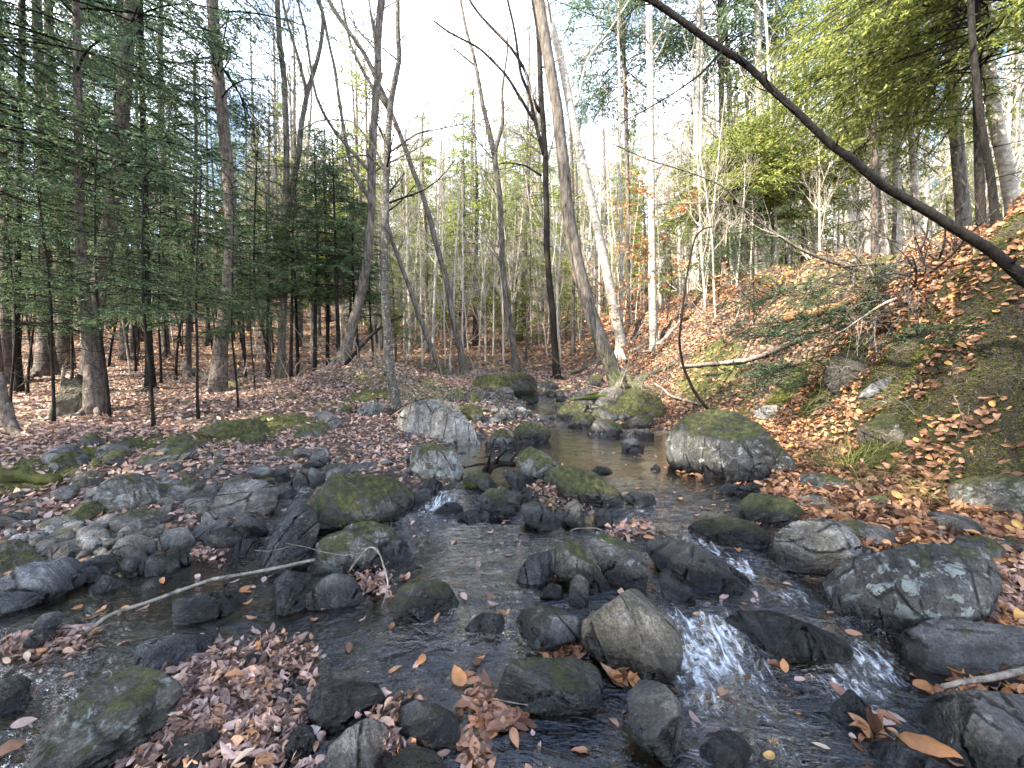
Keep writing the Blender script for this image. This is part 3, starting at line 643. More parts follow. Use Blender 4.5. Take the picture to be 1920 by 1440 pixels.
R_('broad mossy boulder lowest of the trio that dams the pool', '1017,903 1030,877 1067,876 1117,889 1161,915 1168,942 1133,953 1083,950 1027,930', .58, .0, .5, .0, .2, thick=1.1, name=BIG, fac=3)
R_('tall boulder with white bare crown and bright moss at the pool dam', '974,847 987,832 1013,840 1057,870 1047,887 1023,902 1000,907 977,882', .45, .45, .8, 0, .15, name=BIG)
R_('square boulder with white upper edge and mossy face beside the leaf bar', '769,855 783,830 827,836 855,847 869,877 862,895 800,896 773,875', .42, .5, .75, 0, .15, name=BIG)
R_('giant pale angular boulder leaning by the speckled tree', '745,784 765,763 787,752 820,746 847,752 883,780 908,806 905,824 833,832 787,828 758,810', .2, .30, .82, 0, .35, thick=1.0, fac=7, name=BIG)
R_('mossy round rock in the pool below the giant pale boulder', '907,825 927,807 947,807 975,827 975,840 943,845 913,836', .42, .1, .5, .05, .1)
R_('mossy rock with a yellow crown at the top of the pool', '966,805 983,789 1010,796 1035,810 1022,825 980,831 967,819', .45, .3, .55, .05, .3)
R_('dark mossy dome upstream of the pool below the leaning trunk', '1042,779 1050,760 1073,751 1099,763 1095,779 1067,788', .45, 0, .4, 0, .2)
R_('mossy rock, left one of the row under the big leaning trunk', '1065,795 1080,776 1107,772 1122,790 1087,806', .48, 0, .4)
R_('mossy rock, middle one of the row under the big leaning trunk', '1101,809 1117,789 1153,786 1169,803 1155,819 1117,820', .42, 0, .45)
R_('mossy rock, right one of the row under the big leaning trunk', '1158,795 1200,776 1225,782 1225,805 1183,809', .48, 0, .5)
R_('flat slate at the foot of the mossy row on the pool edge', '1158,812 1190,804 1225,809 1225,822 1187,826', .1, 0, .5, .1, .0, flat=1)
R_('half drowned grey slab in the upper pool right of centre', '1163,828 1185,819 1209,834 1202,850 1170,848', .05, .1, .6, .3, .1, flat=1)
R_('dark mossy rock with black underside between the two pool dam groups', '866,899 893,882 917,886 935,913 915,929 877,916', .42, 0, .38, .05, .1)
R_('narrow black stone under the tall white crowned boulder', '941,885 967,879 997,905 995,919 963,915', .25, 0, .4, .1, .1)
R_('green brown turtle shaped rock in front of the narrow black stone', '895,935 920,916 950,919 982,937 969,959 923,962 905,949', .35, 0, .5, .05, .3)
R_('dark rounded rock with a black wet underside behind the leaning pair', '978,949 1000,936 1033,961 1055,973 1052,993 1013,993 985,972', .25, 0, .35, .2, .1)
R_('upright reddish stone set in the leaf clump behind the leaning pair', '1055,977 1063,940 1083,935 1099,967 1092,990 1063,990', 0, .05, .6, .1, .7)
R_('black angular stone right of the upright reddish stone', '1116,965 1130,949 1143,956 1150,977 1137,989 1121,982', 0, 0, .38, .3, 0)
R_('black wet stone at the lip of the small waterfall', '791,909 810,896 830,906 829,925 800,930', 0, 0, .3, .7, 0)
R_('angular dark rock at the right tip of the huge flat mossy slab', '771,933 793,912 814,919 809,939 783,946', .1, 0, .42, .3, 0)
R_('blue drowned rock below the small waterfall with a white leaf', '855,966 883,956 915,959 915,985 883,983', 0, .1, .6, .4, 0, flat=1)
R_('black wet stone splitting the small waterfall', '811,959 837,942 865,942 869,961 823,965', 0, 0, .28, .8, 0)
R_('dark flat stone above the huge mossy slab in the leaf bar', '631,886 657,870 700,866 719,877 687,886', .15, 0, .35, .1, .1)
R_('blue pale stone amid dark stones above the long blue wet slab', '543,905 557,883 580,886 585,907 560,911', 0, .1, .75)
R_('black tilted stone leaning on the blue pale stone', '575,882 587,876 612,892 625,893 600,913 583,902', 0, 0, .3, .2, 0)
R_('long grey stone above the black tilted stone', '558,879 583,860 617,856 629,870 593,879', .05, .05, .5)
R_('mossy flat rock on the leaf bar behind the long grey stone', '515,855 533,842 573,841 569,854 533,862', .4, 0, .4)
R_('dark round stone left of the blue pale stone', '508,889 520,873 545,876 545,895 520,899', 0, 0, .38, .1, .1)
R_('wide mossy dome, nearest of the cluster on the leafy left bank', '548,815 567,799 600,801 629,817 612,826 567,825', .55, .1, .5, 0, .3)
R_('green oval rock in the middle of the cluster on the leafy left bank', '581,795 600,786 625,800 622,812 597,809', .5, 0, .5)
R_('sloping grey block at the back of the cluster on the leafy left bank', '583,775 610,770 645,788 650,808 620,799', .15, .1, .5)
R_('dark blue lens shaped boulder left of the speckled tree', '665,780 677,757 713,749 725,760 709,779 682,785', .05, .1, .5, .1, 0)
R_('small green moss lump by the lens shaped boulder', '635,775 643,759 660,762 662,777', .65, 0, .5)
R_('mossy boulder hidden behind the giant pale angular boulder', '858,765 883,756 905,770 909,795 883,783', .5, 0, .45)
R_('rounded mossy rock at the edge of the left wood clearing', '116,856 133,846 170,849 175,861 150,866', .55, 0, .45)
R_('mossy rock with a pale end in the line under the left wood', '285,842 317,832 335,843 310,855', .4, .1, .5)
R_('grey rock right of centre in the line under the left wood', '301,829 327,819 362,830 362,843 323,843', .35, .1, .5)
R_('pale green flat slab sunk in leaves on the left bar', '245,874 267,856 327,851 362,845 335,869 283,884', .42, .3, .7, 0, .3, flat=1, name='slab_rock')
R_('long thick moss mound over rocks under the left wood', '365,806 417,789 483,786 515,800 482,823 417,830', .8, 0, .45, name='mossy_rock')
R_('small rock capped with moss left of the pale green flat slab', '218,836 233,819 265,822 269,838 233,847', .6, 0, .45)
R_('upper one of the two long mossy stones lying flat in the left leaves', '125,896 160,884 209,886 189,895 133,906', .35, 0, .45)
R_('lower one of the two long mossy stones lying flat in the left leaves', '115,914 160,897 202,897 189,912 140,921', .42, 0, .45)
R_('squat mossy stone behind the two long flat mossy stones', '161,873 177,859 202,862 202,880 173,880', .5, 0, .45)
R_('mossy shelf rock at the far bend below the root bank', '935,735 960,722 1000,726 1012,740 975,748', .4, 0, .4)
R_('pale stone on the right shore of the far stream', '1112,752 1135,742 1160,750 1150,766 1120,766', .2, .2, .7)
R_('mossy stones end rock on the far left shore beside the fallen branch', '838,742 860,734 884,742 876,754 850,754', .5, 0, .45)
R_('brown submerged boulder in the dark left shallows', '430,1245 470,1225 520,1232 530,1252 480,1268 440,1262', 0, 0, .4, .8, .2, flat=1)
R_('grey wet stone in midstream right of the pointed mossy crown rock', '868,1175 900,1150 940,1152 950,1172 915,1190', 0, 0, .55, .85, 0, flat=1)

# ---- loose cobbles: copies of a few shared shapes
for i_, o_r in enumerate([o for o in COL.objects if o.get('moss', 0) > .34 and o.location.y < 7.5]): rock_moss(o_r, 40 + i_, 5200 if o_r.location.y < 4 else 3000)
def cobble_mesh(s):
    U, F = ICO[3]; r = rng(700 + s); P = U * np.array([1, r.uniform(.65, .95), r.uniform(.4, .65)])
    P = facet(P, r, 10, .58, .9, None, .97); P = shape_noise(P, 1.0, 700 + s, .6); return mesh_np('cobble', P, F, M_ROCK)
COBM = [cobble_mesh(k) for k in range(7)]
def cobbles(poly, n, smin, smax, label, group, seed, tone=(.4, .85), wet=0., moss=0., power=1.6, name='cobble'):
    r = rng(seed); p = np.array([float(q) for q in poly.replace(',', ' ').split()]).reshape(-1, 2); k = 0; lo, hi = p.min(0), p.max(0); tries = 0
    while k < n and tries < n * 30:
        tries += 1
        q = lo + (hi - lo) * r.random(2)
        if sdist(np.array([q[0]]), np.array([q[1]]), p)[0] > 0: continue
        P = at(*q); s = smin + (smax - smin) * r.random() ** power
        o = link(name, COBM[r.integers(7)], cat=name, group=group)
        z = H(P[0], P[1]); o.location = (P[0], P[1], z + s * .18); o.scale = (s, s, s * r.uniform(.8, 1.2)); o.rotation_euler = (r.normal() * .25, r.normal() * .25, r.uniform(0, 6.3))
        isw = D(P[0], P[1]) < .1
        tn = r.uniform(*tone); tt = (tn - tone[0]) / (tone[1] - tone[0]); ss = (s - smin) / (smax - smin)
        lx = (q[0] - lo[0]) / (hi[0] - lo[0]); lw = [w_ for w_ in label.split() if w_ not in ('small', 'dark', 'grey', 'dry', 'rounded', 'black', 'tiny')]
        o['label'] = ('tiny' if ss < .08 else 'small' if ss < .35 else 'large') + ' ' + ('dark' if tt < .33 else 'grey' if tt < .66 else 'pale') + ' ' + ' '.join(lw[:10]) + ', ' + ('left end' if lx < .25 else 'left half' if lx < .5 else 'right half' if lx < .75 else 'right end')
        for a, v in (('moss', moss * r.random()), ('lichen', .1), ('tone', tn), ('wet', wet if not isw else .6), ('warm', r.random() * .35), ('waterline', float(wlev(P[0], P[1])) if isw else -5.)): o[a] = float(v)
        k += 1
cobbles('0,1000 100,965 240,1000 260,1090 160,1110 120,1040 0,1035', 62, .018, .055, 'small dry grey cobble among the loose stones left of the oval striped cobble', 'cobbles on the left gravel', 1)
cobbles('300,900 500,850 620,880 560,960 400,990 300,975', 48, .03, .08, 'dark cobble wedged between the boulders on the left of the stream', 'cobbles between the left boulders', 2, (.3, .6), .15, .3)
cobbles('880,760 940,725 1040,740 1060,790 960,800 900,800', 80, .04, .15, 'grey cobble in the stony bed of the far stream', 'cobbles in the far stream bed', 3, (.35, .8), .1, .35)
cobbles('930,722 1060,715 1160,735 1180,770 1080,775 1020,735', 40, .05, .2, 'mossy dark cobble on the right shore of the far stream', 'cobbles by the leaning trunk', 4, (.3, .6), .1, .5)
cobbles('960,920 1070,930 1120,990 1010,1000 960,990', 22, .02, .05, 'wet cobble packed in the stone dam behind the leaning pair', 'cobbles in the stone dam', 5, (.35, .7), .3, .1)
cobbles('1010,1080 1100,1070 1120,1130 1040,1140', 14, .012, .035, 'tiny dark cobble beside the small upright stone', 'cobbles above the brown boulder', 6, (.3, .6), .4)
cobbles('1560,980 1900,990 1920,1040 1600,1060', 24, .02, .06, 'grey cobble among leaves behind the dark right boulders', 'cobbles on the right bank', 7, (.4, .7), 0, .2)
cobbles('850,800 900,880 740,890 700,850 640,830', 20, .03, .07, 'half buried cobble on the leafy bar before the giant pale boulder', 'cobbles on the leafy bar', 8, (.35, .7), 0, .3)

cobbles('0,960 180,990 330,985 330,1090 160,1110 60,1050', 34, .045, .10, 'rounded grey stone, one of the larger loose ones on the left gravel', 'stones on the left gravel', 11, (.35, .8), 0, .2, name='stone')
cobbles('260,850 640,850 640,900 560,1000 440,1010 300,960', 46, .05, .14, 'dark angular stone packed between the boulders on the left of the stream', 'stones packed between the left boulders', 12, (.25, .6), .2, .4, name='stone')
cobbles('0,900 300,930 560,920 480,1010 330,1060 60,1040', 36, .06, .13, 'flat stone lying between the big left boulders', 'flat stones between the left boulders', 22, (.3, .7), .1, .4, name='stone')
cobbles('860,880 1010,900 1180,950 1230,1000 1100,1010 960,980 860,930', 34, .04, .10, 'dark angular stone packed in the pool dam', 'stones in the pool dam', 13, (.25, .6), .3, .4, name='stone')
cobbles('1010,1060 1240,1080 1280,1130 1110,1130 1020,1120', 14, .03, .06, 'black wet stone under the leaning pair of blocks', 'stones under the leaning pair', 14, (.25, .5), .6, 0, name='stone')
cobbles('880,725 1160,715 1230,800 1060,800 980,770 880,790', 46, .10, .30, 'mossy stone crowding the far stream', 'stones crowding the far stream', 15, (.25, .6), .1, .6, name='stone')
cobbles('1380,900 1500,930 1900,985 1900,1050 1560,1060 1480,1000', 26, .05, .13, 'dark stone half buried in leaves on the right shore', 'stones on the right shore', 16, (.25, .6), .1, .4, name='stone')
cobbles('500,1290 900,1300 900,1440 480,1440', 16, .03, .07, 'wet dark stone among the leaves at the bottom of the stream', 'stones at the bottom', 17, (.25, .5), .5, 0, name='stone')
cobbles('60,1100 480,1080 640,1180 300,1250 60,1230', 16, .04, .09, 'drowned dark stone in the left shallows', 'stones in the left shallows', 18, (.2, .5), .9, 0, name='stone')
cobbles('100,800 540,790 560,840 200,880 60,900', 30, .06, .18, 'moss capped stone in the line under the left wood', 'mossy stones under the left wood', 19, (.3, .55), 0, .8, name='stone')
cobbles('1230,1100 1600,1100 1700,1400 1280,1440', 14, .04, .09, 'drowned stone in the fast water below the cascade', 'stones under the fast water', 20, (.2, .45), .9, 0, name='stone')
# gravel: uncountable, one mesh
def gravel():
    r = rng(55); U, F = ICO[3]; import bmesh
    bm = bmesh.new(); bmesh.ops.create_icosphere(bm, subdivisions=1, radius=1); U = np.array([v.co for v in bm.verts]); F = np.array([[v.index for v in f.verts] for f in bm.faces]); bm.free()
    pts = []
    for (x0, x1, y0, y1, n, s0, s1) in ((-4.5, 3.2, .9, 4.2, 9000, .006, .018), (-3, 3.5, 4, 9, 3500, .012, .035), (-1, 4, 8, 13, 2500, .02, .06)):
        x = r.uniform(x0, x1, n); y = r.uniform(y0, y1, n); d = D(x, y)
        pr = np.where(d < 0, .35, np.exp(-((d - .1) / .25) ** 2)); pr = np.where((x < -1.2) & (y < 3.3), np.maximum(pr, np.exp(-(d / .8) ** 2)), pr)
        k = r.random(n) < pr; m = k.sum(); pts.append(np.stack([x[k], y[k], H(x[k], y[k]), s0 + (s1 - s0) * r.random(m) ** 2], 1))
    p = np.concatenate(pts); n = len(p); S = p[:, 3:] * r.uniform(.5, 1.3, (n, 3)) * np.array([1.2, 1.0, .6])
    a = r.uniform(0, 6.28, n); J = 1 + .22 * r.normal(size=(n, len(U), 1)); W = U[None] * S[:, None] * J
    X = W[..., 0] * np.cos(a)[:, None] - W[..., 1] * np.sin(a)[:, None]; Y = W[..., 0] * np.sin(a)[:, None] + W[..., 1] * np.cos(a)[:, None]
    V = np.stack([X + p[:, 0:1], Y + p[:, 1:2], W[..., 2] + p[:, 2:3] + .2 * p[:, 3:4]], -1).reshape(-1, 3)
    Fa = (F[None] + np.arange(n)[:, None, None] * len(U)).reshape(-1, 3)
    nn = NT('gravel'); geo = nn.n('NewGeometry'); c = nn.ramp(geo.outputs['Random Per Island'], [(0, (.02, .02, .02)), (.5, (.07, .068, .062)), (.85, (.16, .15, .14)), (1, (.27, .24, .2))])
    c = nn.mix(.5, c, nn.ramp(nn.noise(geo.outputs['Position'], 90, 3), [(.3, .5), (.7, 1.2)]), 'MULTIPLY')
    nn.surf(nn.n('BsdfPrincipled', {'Base Color': c, 'Roughness': .7}))
    link('gravel', mesh_np('gravel', V, Fa, nn.m, False), kind='stuff', label='fine mixed gravel along the edges of the stream')
gravel()

# ---- leaves dropped on the stones and the water
def dropped():
    from mathutils.bvhtree import BVHTree
    vs, fs, k = [], [], 0
    for o in COL.objects:
        if o.type == 'MESH' and o.get('tone') is not None and o.location.y < 5 and len(o.data.vertices) > 300 and not o.parent and o.scale.x == 1:
            n = len(o.data.vertices); V = np.empty(n * 3, np.float32); o.data.vertices.foreach_get('co', V); V = V.reshape(-1, 3) + np.array(o.location)
            F = np.empty(len(o.data.polygons) * 3, np.int32); o.data.polygons.foreach_get('vertices', F); vs.append(V); fs.append(F.reshape(-1, 3) + k); k += n
    T = BVHTree.FromPolygons(np.concatenate(vs).tolist(), np.concatenate(fs).tolist()); r = rng(4242); P, N = [], []
    for _ in range(5200):
        y = .95 + 3.9 * r.random(); x = r.uniform(-1.15, 1.15) * y; z = float(surf(x, y)); h = T.ray_cast(Vector((x, y, 2.5)), Vector((0, 0, -1)))
        dens = .30 + .5 * max(0, fbm(np.array([[x * 2.3, y * 2.3, 0.]]), 2, 12)[0]) * 2
        if h[0] is not None and h[0].z > z + .01:
            if h[1].z > .62 and r.random() < dens * .75: P.append(list(h[0] + h[1] * .004)); N.append(list(h[1]))
        elif float(D(x, y)) < .02 and r.random() < dens * .34: P.append([x, y, z + .003]); N.append([0, 0, 1.])
    return np.array(P), np.array(N)
DP, DN = dropped()
# ------------------------------------------------------------ leaves
def leaf_template(nu, nv):
    """unit leaf along x 0..1, width in y; returns (u,v) grid verts and quads"""
    u = np.linspace(0, 1, nu); v = np.linspace(-1, 1, nv); Ug, Vg = np.meshgrid(u, v, indexing='ij')
    i = np.arange(nu - 1)[:, None] * nv; j = np.arange(nv - 1)[None]
    F = np.stack([i + j, i + nv + j, i + nv + j + 1, i + j + 1], -1).reshape(-1, 4)
    return Ug.ravel(), Vg.ravel(), F
def leaves(P, Lg, r, nu=6, nv=5, aspect=(.45, .65), curl=1.0, tilt=.5, nrm=None, yaw=None, wavy=.06):
    """P (n,3) centres, Lg (n) lengths -> V, F"""
    n = len(P); u, v, F = leaf_template(nu, nv); m = len(u)
    asp = r.uniform(*aspect, n)[:, None]; k1 = (r.normal(size=n) * 1.3 * curl)[:, None]; k2 = (r.normal(size=n) * .9 * curl)[:, None]; fold = (r.uniform(0, .6, n) * curl)[:, None]
    prof = np.sin(np.pi * np.clip(u, 0, 1) ** .85) ** .8 * (1 - .15 * u); prof = np.maximum(prof, .03)
    y = v[None] * prof[None] * asp * .5; s = (u[None] - .5)
    # bend along the length
    kk = np.where(np.abs(k1) < .05, .05, k1); x = np.sin(kk * s) / kk; z = (1 - np.cos(kk * s)) / kk
    k2s = k2 * 3.0; yy = np.where(np.abs(k2s) < .05, y, np.sin(k2s * y) / np.where(np.abs(k2s) < .05, 1, k2s)); z = z + np.where(np.abs(k2s) < .05, 0, (1 - np.cos(k2s * y)) / np.where(np.abs(k2s) < .05, 1, k2s)) + fold * np.abs(y)
    z = z + wavy * np.sin(u[None] * 17 + r.uniform(0, 6, (n, 1))) * np.abs(v[None]) * r.uniform(.2, 1, (n, 1)) * .5
    L = np.stack([x, yy, z], -1) * Lg[:, None, None]
    a = r.uniform(0, 6.283, n) if yaw is None else yaw
    N = np.array([[0, 0, 1.]]) + tilt * r.normal(size=(n, 3)) if nrm is None else nrm + tilt * r.normal(size=(n, 3))
    N /= np.linalg.norm(N, axis=1, keepdims=True); A = np.stack([np.cos(a), np.sin(a), np.zeros(n)], 1); A -= (A * N).sum(1, keepdims=True) * N; A /= np.linalg.norm(A, axis=1, keepdims=True) + 1e-9; B = np.cross(N, A)
    V = P[:, None] + L[..., :1] * A[:, None] + L[..., 1:2] * B[:, None] + L[..., 2:] * N[:, None]
    return V.reshape(-1, 3), (F[None] + np.arange(n)[:, None, None] * m).reshape(-1, 4)

def gnormal(x, y, e=.04):
    return np.stack([-(H(x + e, y) - H(x - e, y)) / (2 * e), -(H(x, y + e) - H(x, y - e)) / (2 * e), np.ones_like(x)], 1)
def visible(x, y, z):
    px, py = proj(np.stack([x, y, z], 1)); return (px > -250) & (px < 2170) & (py < 1640) & (y > .2)

MPC = {}
def ground_moss(x, y):
    nz = fbm(xyz(x * 1.3, y * 1.3), 4, 3); s = sstep(2.6, 3.4, x) * sstep(7.5, 5, y) * sstep(.6, 1.6, y)
    m = np.clip(s * sstep(-.12, .12, nz), 0, 1)
    for px_, py_, rr_ in MOSSP[:16]:
        pc = MPC.setdefault((px_, py_), at(px_, py_)); m = np.maximum(m, sstep(.25, .6, np.exp(-(((x - pc[0]) ** 2 + (y - pc[1]) ** 2) / rr_ ** 2)) + .35 * nz))
    return m
def litter(name, label, mat, region, n, ln, seed, res, keepf, stack=.02, curl=1., tilt=.45):
    r = rng(seed); x = r.uniform(region[0], region[1], n); y = region[2] + (region[3] - region[2]) * r.random(n) ** (.75 if region[3] < 14 else 1)
    z = H(x, y); d = D(x, y); k = visible(x, y, z) & (d > .02) & keepf(x, y, d, r)
    x, y, z = x[k], y[k], z[k]; m = len(x); L = ln[0] + (ln[1] - ln[0]) * r.random(m)
    P = np.stack([x, y, z + .004 + stack * r.random(m) ** 2], 1)
    V, F = leaves(P, L, r, *res, curl=curl, tilt=tilt, nrm=gnormal(x, y)); print(name, m, 'leaves')
    link(name, mesh_np(name, V, F, mat, True), kind='stuff', label=label)
def k_left(x, y, d, r):
    p = sstep(.02, .25, d) * .55 + .45 * sstep(.5, 1.0, d); grav = (x < -1.3) & (y < 3.2); p = np.where(grav, p * sstep(.1, 1.2, d - .25 * (fbm(xyz(x * 2, y * 2), 2, 5))), p)
    p = p * (.55 + .6 * sstep(-.3, .2, fbm(xyz(x * 1.7, y * 1.7), 3, 6)))
    return (r.random(len(x)) < p * (1 - .75 * ground_moss(x, y))) & (x < 1.25 + .12 * y)
def k_right(x, y, d, r):
    p = sstep(.0, .15, d) * (1 - np.clip(1.05 - .9 * sstep(0, .3, fbm(xyz(x * 2.6, y * 2.6), 3, 61)), 0, 1) * ground_moss(x, y)); p = p * (.7 + .4 * sstep(-.3, .2, fbm(xyz(x * 1.7, y * 1.7), 3, 6)))
    return (r.random(len(x)) < p) & (x >= 1.25 + .12 * y)
litter('leaf_litter', 'pinkish brown dry beech leaves carpeting the left bank', M_LITTER, (-5.5, 2.5, 1.0, 5.0), 26000, (.035, .075), 1, (5, 3), k_left)
litter('leaf_litter', 'matted pinkish brown leaves on the floor of the left wood', M_LITTER, (-14, 3.5, 4.8, 13), 62000, (.05, .11), 2, (3, 3), k_left, .03)
litter('leaf_litter', 'warm tan and orange leaves heaped on the near right bank', M_WARM, (1.2, 5.6, .9, 5.2), 34000, (.04, .085), 3, (6, 5), k_right, .06, 1.5, .8)
litter('leaf_litter', 'warm brown leaves covering the upper right slope', M_WARM, (2, 15, 4.6, 14), 62000, (.045, .10), 4, (3, 3), k_right, .06, 1.3, .8)
def k_far(x, y, d, r): return r.random(len(x)) < .9
litter('leaf_litter', 'sunlit fallen leaves in the open wood beyond the stream', M_WARM, (-34, 34, 12.5, 34), 60000, (.12, .22), 5, (3, 2), k_far, .03)

# drifts caught among the stones; (px, py, rx, ry) ellipse, count, length, material, height
PILES = [
    ('thick drift of curled brown leaves at the bottom left beside the tilted slab', [(430, 1285, 120, 75), (350, 1340, 110, 60), (520, 1240, 60, 40), (470, 1370, 110, 40)], 2300, (.028, .075), M_LITTER, .035),
    ('clumped wet leaves along the left frame edge of the stream', [(60, 1215, 90, 25), (140, 1200, 40, 20)], 260, (.03, .07), M_LITTER, .03),
    ('leaf clump at the bottom around the mossy brown rock', [(730, 1350, 70, 45), (640, 1330, 60, 25), (720, 1400, 40, 50), (230, 1400, 90, 30), (400, 1430, 200, 30)], 560, (.035, .08), M_LITTER, .04),
    ('strip of soaked orange brown leaves trailing in the current', [(890, 1290, 22, 45), (915, 1330, 35, 45), (890, 1400, 35, 60), (960, 1350, 35, 20)], 140, (.05, .10), M_WETLEAF, .008),
    ('leaves caught under the twig snag by the mossy boulder pair', [(700, 1085, 40, 35), (690, 1110, 30, 20)], 170, (.04, .08), M_LITTER, .04),
    ('tangle of leaves perched above the stout mottled block', [(1190, 1000, 42, 18), (1160, 1010, 30, 12)], 200, (.04, .08), M_LITTER, .07),
    ('leaves filling the gap behind the turtle shaped rock', [(1030, 925, 45, 22), (1080, 945, 50, 18)], 260, (.04, .08), M_LITTER, .04),
    ('curled leaves wedged between the triangular rock and the loaf shaped rock', [(1080, 1215, 50, 22), (1190, 1270, 50, 14), (1040, 1220, 30, 20)], 110, (.05, .10), M_WARM, .03),
    ('pale curled leaves piled against the boulder with white blotches', [(1860, 1120, 90, 60), (1840, 1165, 60, 22), (1900, 1090, 40, 50)], 420, (.05, .10), M_LITTER, .07),
    ('large curled leaves on the bottom right slab', [(1850, 1310, 90, 30), (1640, 1370, 40, 30)], 46, (.06, .105), M_WARM, .03),
    ('leaf rim at the pool edge below the great round boulder', [(1450, 920, 80, 14), (1540, 935, 70, 14), (1330, 888, 50, 8)], 330, (.05, .10), M_WARM, .02),
    ('leaves scattered on the gravel beside the blocky grey boulder', [(370, 970, 60, 18), (440, 1000, 30, 10), (380, 1040, 50, 12)], 170, (.04, .08), M_LITTER, .02),
    ('rusty leaves gathered along the sunny ledge behind the right boulders', [(1700, 1000, 160, 30), (1850, 960, 120, 50), (1700, 930, 130, 40)], 900, (.06, .11), M_WARM, .06),
]
for k, (lab, ells, n, ln, mat, hgt) in enumerate(PILES):
    r = rng(900 + k); tot = sum(e[2] * e[3] for e in ells); Ps = []
    for (cx, cy_, rx, ry) in ells:
        m = max(3, int(n * rx * ry / tot)); g = r.normal(size=(m, 2)) * .55
        for a, b in g:
            if a * a + b * b > 2.2: continue
            P = at(cx + a * rx, cy_ + b * ry); P[2] = max(P[2], float(surf(P[0], P[1]))) + .004 + hgt * r.random() * math.exp(-(a * a + b * b)); Ps.append(P)
    Ps = np.array(Ps); V, F = leaves(Ps, (ln[0] * .6 + (ln[1] - ln[0] * .6) * r.random(len(Ps)) ** 1.3), r, 7, 5, aspect=(.28, .62), curl=1.7 if hgt > .015 else .5, tilt=.7 if hgt > .015 else .15)
    link('leaf_drift', mesh_np('leaf_drift', V, F, mat, True), kind='stuff', label=lab)

r = rng(515); k = r.random(len(DP)); 
for mat, lo, hi, lab in ((M_LITTER, 0, .55, 'pinkish brown leaves lying singly on stones and water'), (M_WETLEAF, .55, .82, 'dark soaked leaves stuck to stones and floating'), (M_WARM, .82, 1.01, 'tan and amber leaves dropped on the stones')):
    q = (k >= lo) & (k < hi); V, F = leaves(DP[q], r.uniform(.025, .07, q.sum()), r, 6, 5, aspect=(.35, .62), curl=.8, tilt=.12, nrm=DN[q]); link('scattered_leaves', mesh_np('scattered_leaves', V, F, mat), kind='stuff', label=lab)
# single notable leaves, each a thing
SINGLE = [(1485 / 3 + 0, 1245, .085, 'O', 'upright pointed orange leaf with toothed edge on the leaf drift'), (483, 1218, .06, 'O', 'bright orange leaf standing behind the pointed orange leaf'),
 (585, 1383, .075, 'P', 'white leaf with clear ribs on the small blue stone'), (477, 1393, .08, 'W', 'flat tan orange leaf above the buried dark rock'), (145, 1146, .06, 'O', 'orange leaf floating in the left shallows'),
 (125, 1110, .08, 'L', 'pink long leaf at the tip of the blue grey slab'), (418, 1120, .05, 'P', 'pale heart shaped leaf on the drowned dark slab'), (20, 1410, .10, 'W', 'brown leaf in the bottom left corner'), (45, 1365, .07, 'L', 'long narrow leaf drifting near the left edge'),
 (595, 1318, .065, 'L', 'brown leaf standing on the black wet rock'), (820, 1166, .055, 'W', 'tan leaf in front of the pointed mossy crown rock'), (790, 1245, .06, 'O', 'round orange leaf floating below mid stream'), (870, 1125, .07, 'L', 'pale pink leaf on the water right of the pointed mossy crown rock'),
 (1155, 1275, .085, 'O', 'rusty toothed leaf right of the loaf shaped rock'), (965, 1392, .07, 'W', 'single tan leaf floating below the loaf shaped rock'), (1108, 1105, .07, 'L', 'pale curled leaf standing by the small upright stone'),
 (1735, 1295, .10, 'O', 'amber leaf hanging from the white stick end'), (1740, 1405, .17, 'O', 'very large amber leaf on the thin dark strip slab'), (1655, 1360, .08, 'L', 'rose brown leaf above the very large amber leaf'),
 (1850, 1330, .14, 'W', 'long tan leaf curled under the white stick'), (1600, 1195, .07, 'W', 'soaked leaf folded over the black slab lip'), (1470, 1255, .06, 'O', 'orange leaf plastered in the cascade below the black slab'), (1570, 1300, .07, 'D', 'dark red brown leaf stuck on the small black wet rock'),
 (460, 1110, .07, 'O', 'orange brown leaf caught against the blue black wet rock'), (540, 1085, .06, 'L', 'pink leaf at the edge of the blue black wet rock'), (860, 1278, .11, 'O', 'curled orange leaf at the head of the soaked leaf strip'),
 (1005, 950, .06, 'O', 'orange leaf standing by the dark rounded rock'), (865, 945, .05, 'O', 'small orange leaf on the waterfall stone'), (1560, 958, .06, 'P', 'pale leaf beside the grey green flat stone'), (1020, 1068, .05, 'P', 'white leaf scrap on the blue drowned slab'),
 (235, 1145, .05, 'O', 'rust leaf under water near the white stick'), (305, 1095, .06, 'O', 'dull orange leaf in the left shallows below the knobbly stone'), (690, 1075, .07, 'W', 'bright tan leaf on top of the twig snag'), (655, 960, .07, 'O', 'orange leaf strip under the huge flat mossy slab')]
LM = {'O': M_ORANGE, 'P': mat_leaf('pale_leaf', [(0, (.62, .55, .50)), (1, (.72, .66, .60))], .3), 'W': M_WARM, 'L': M_LITTER, 'D': M_WETLEAF}
for k, (px, py, ln, mk, lab) in enumerate(SINGLE):
    r = rng(1300 + k); P = at(px, py); P[2] += .018
    V, F = leaves(np.zeros((1, 3)), np.array([ln * .85]), r, 10, 7, aspect=(.5, .62), curl=.5, tilt=.25, nrm=np.array([[-.05 * P[0], -.2, 1.]]))
    link('fallen_leaf', mesh_np('fallen_leaf', V, F, LM[mk], True), label=lab, cat='leaf', group='single bright leaves on stones and water', loc=P)

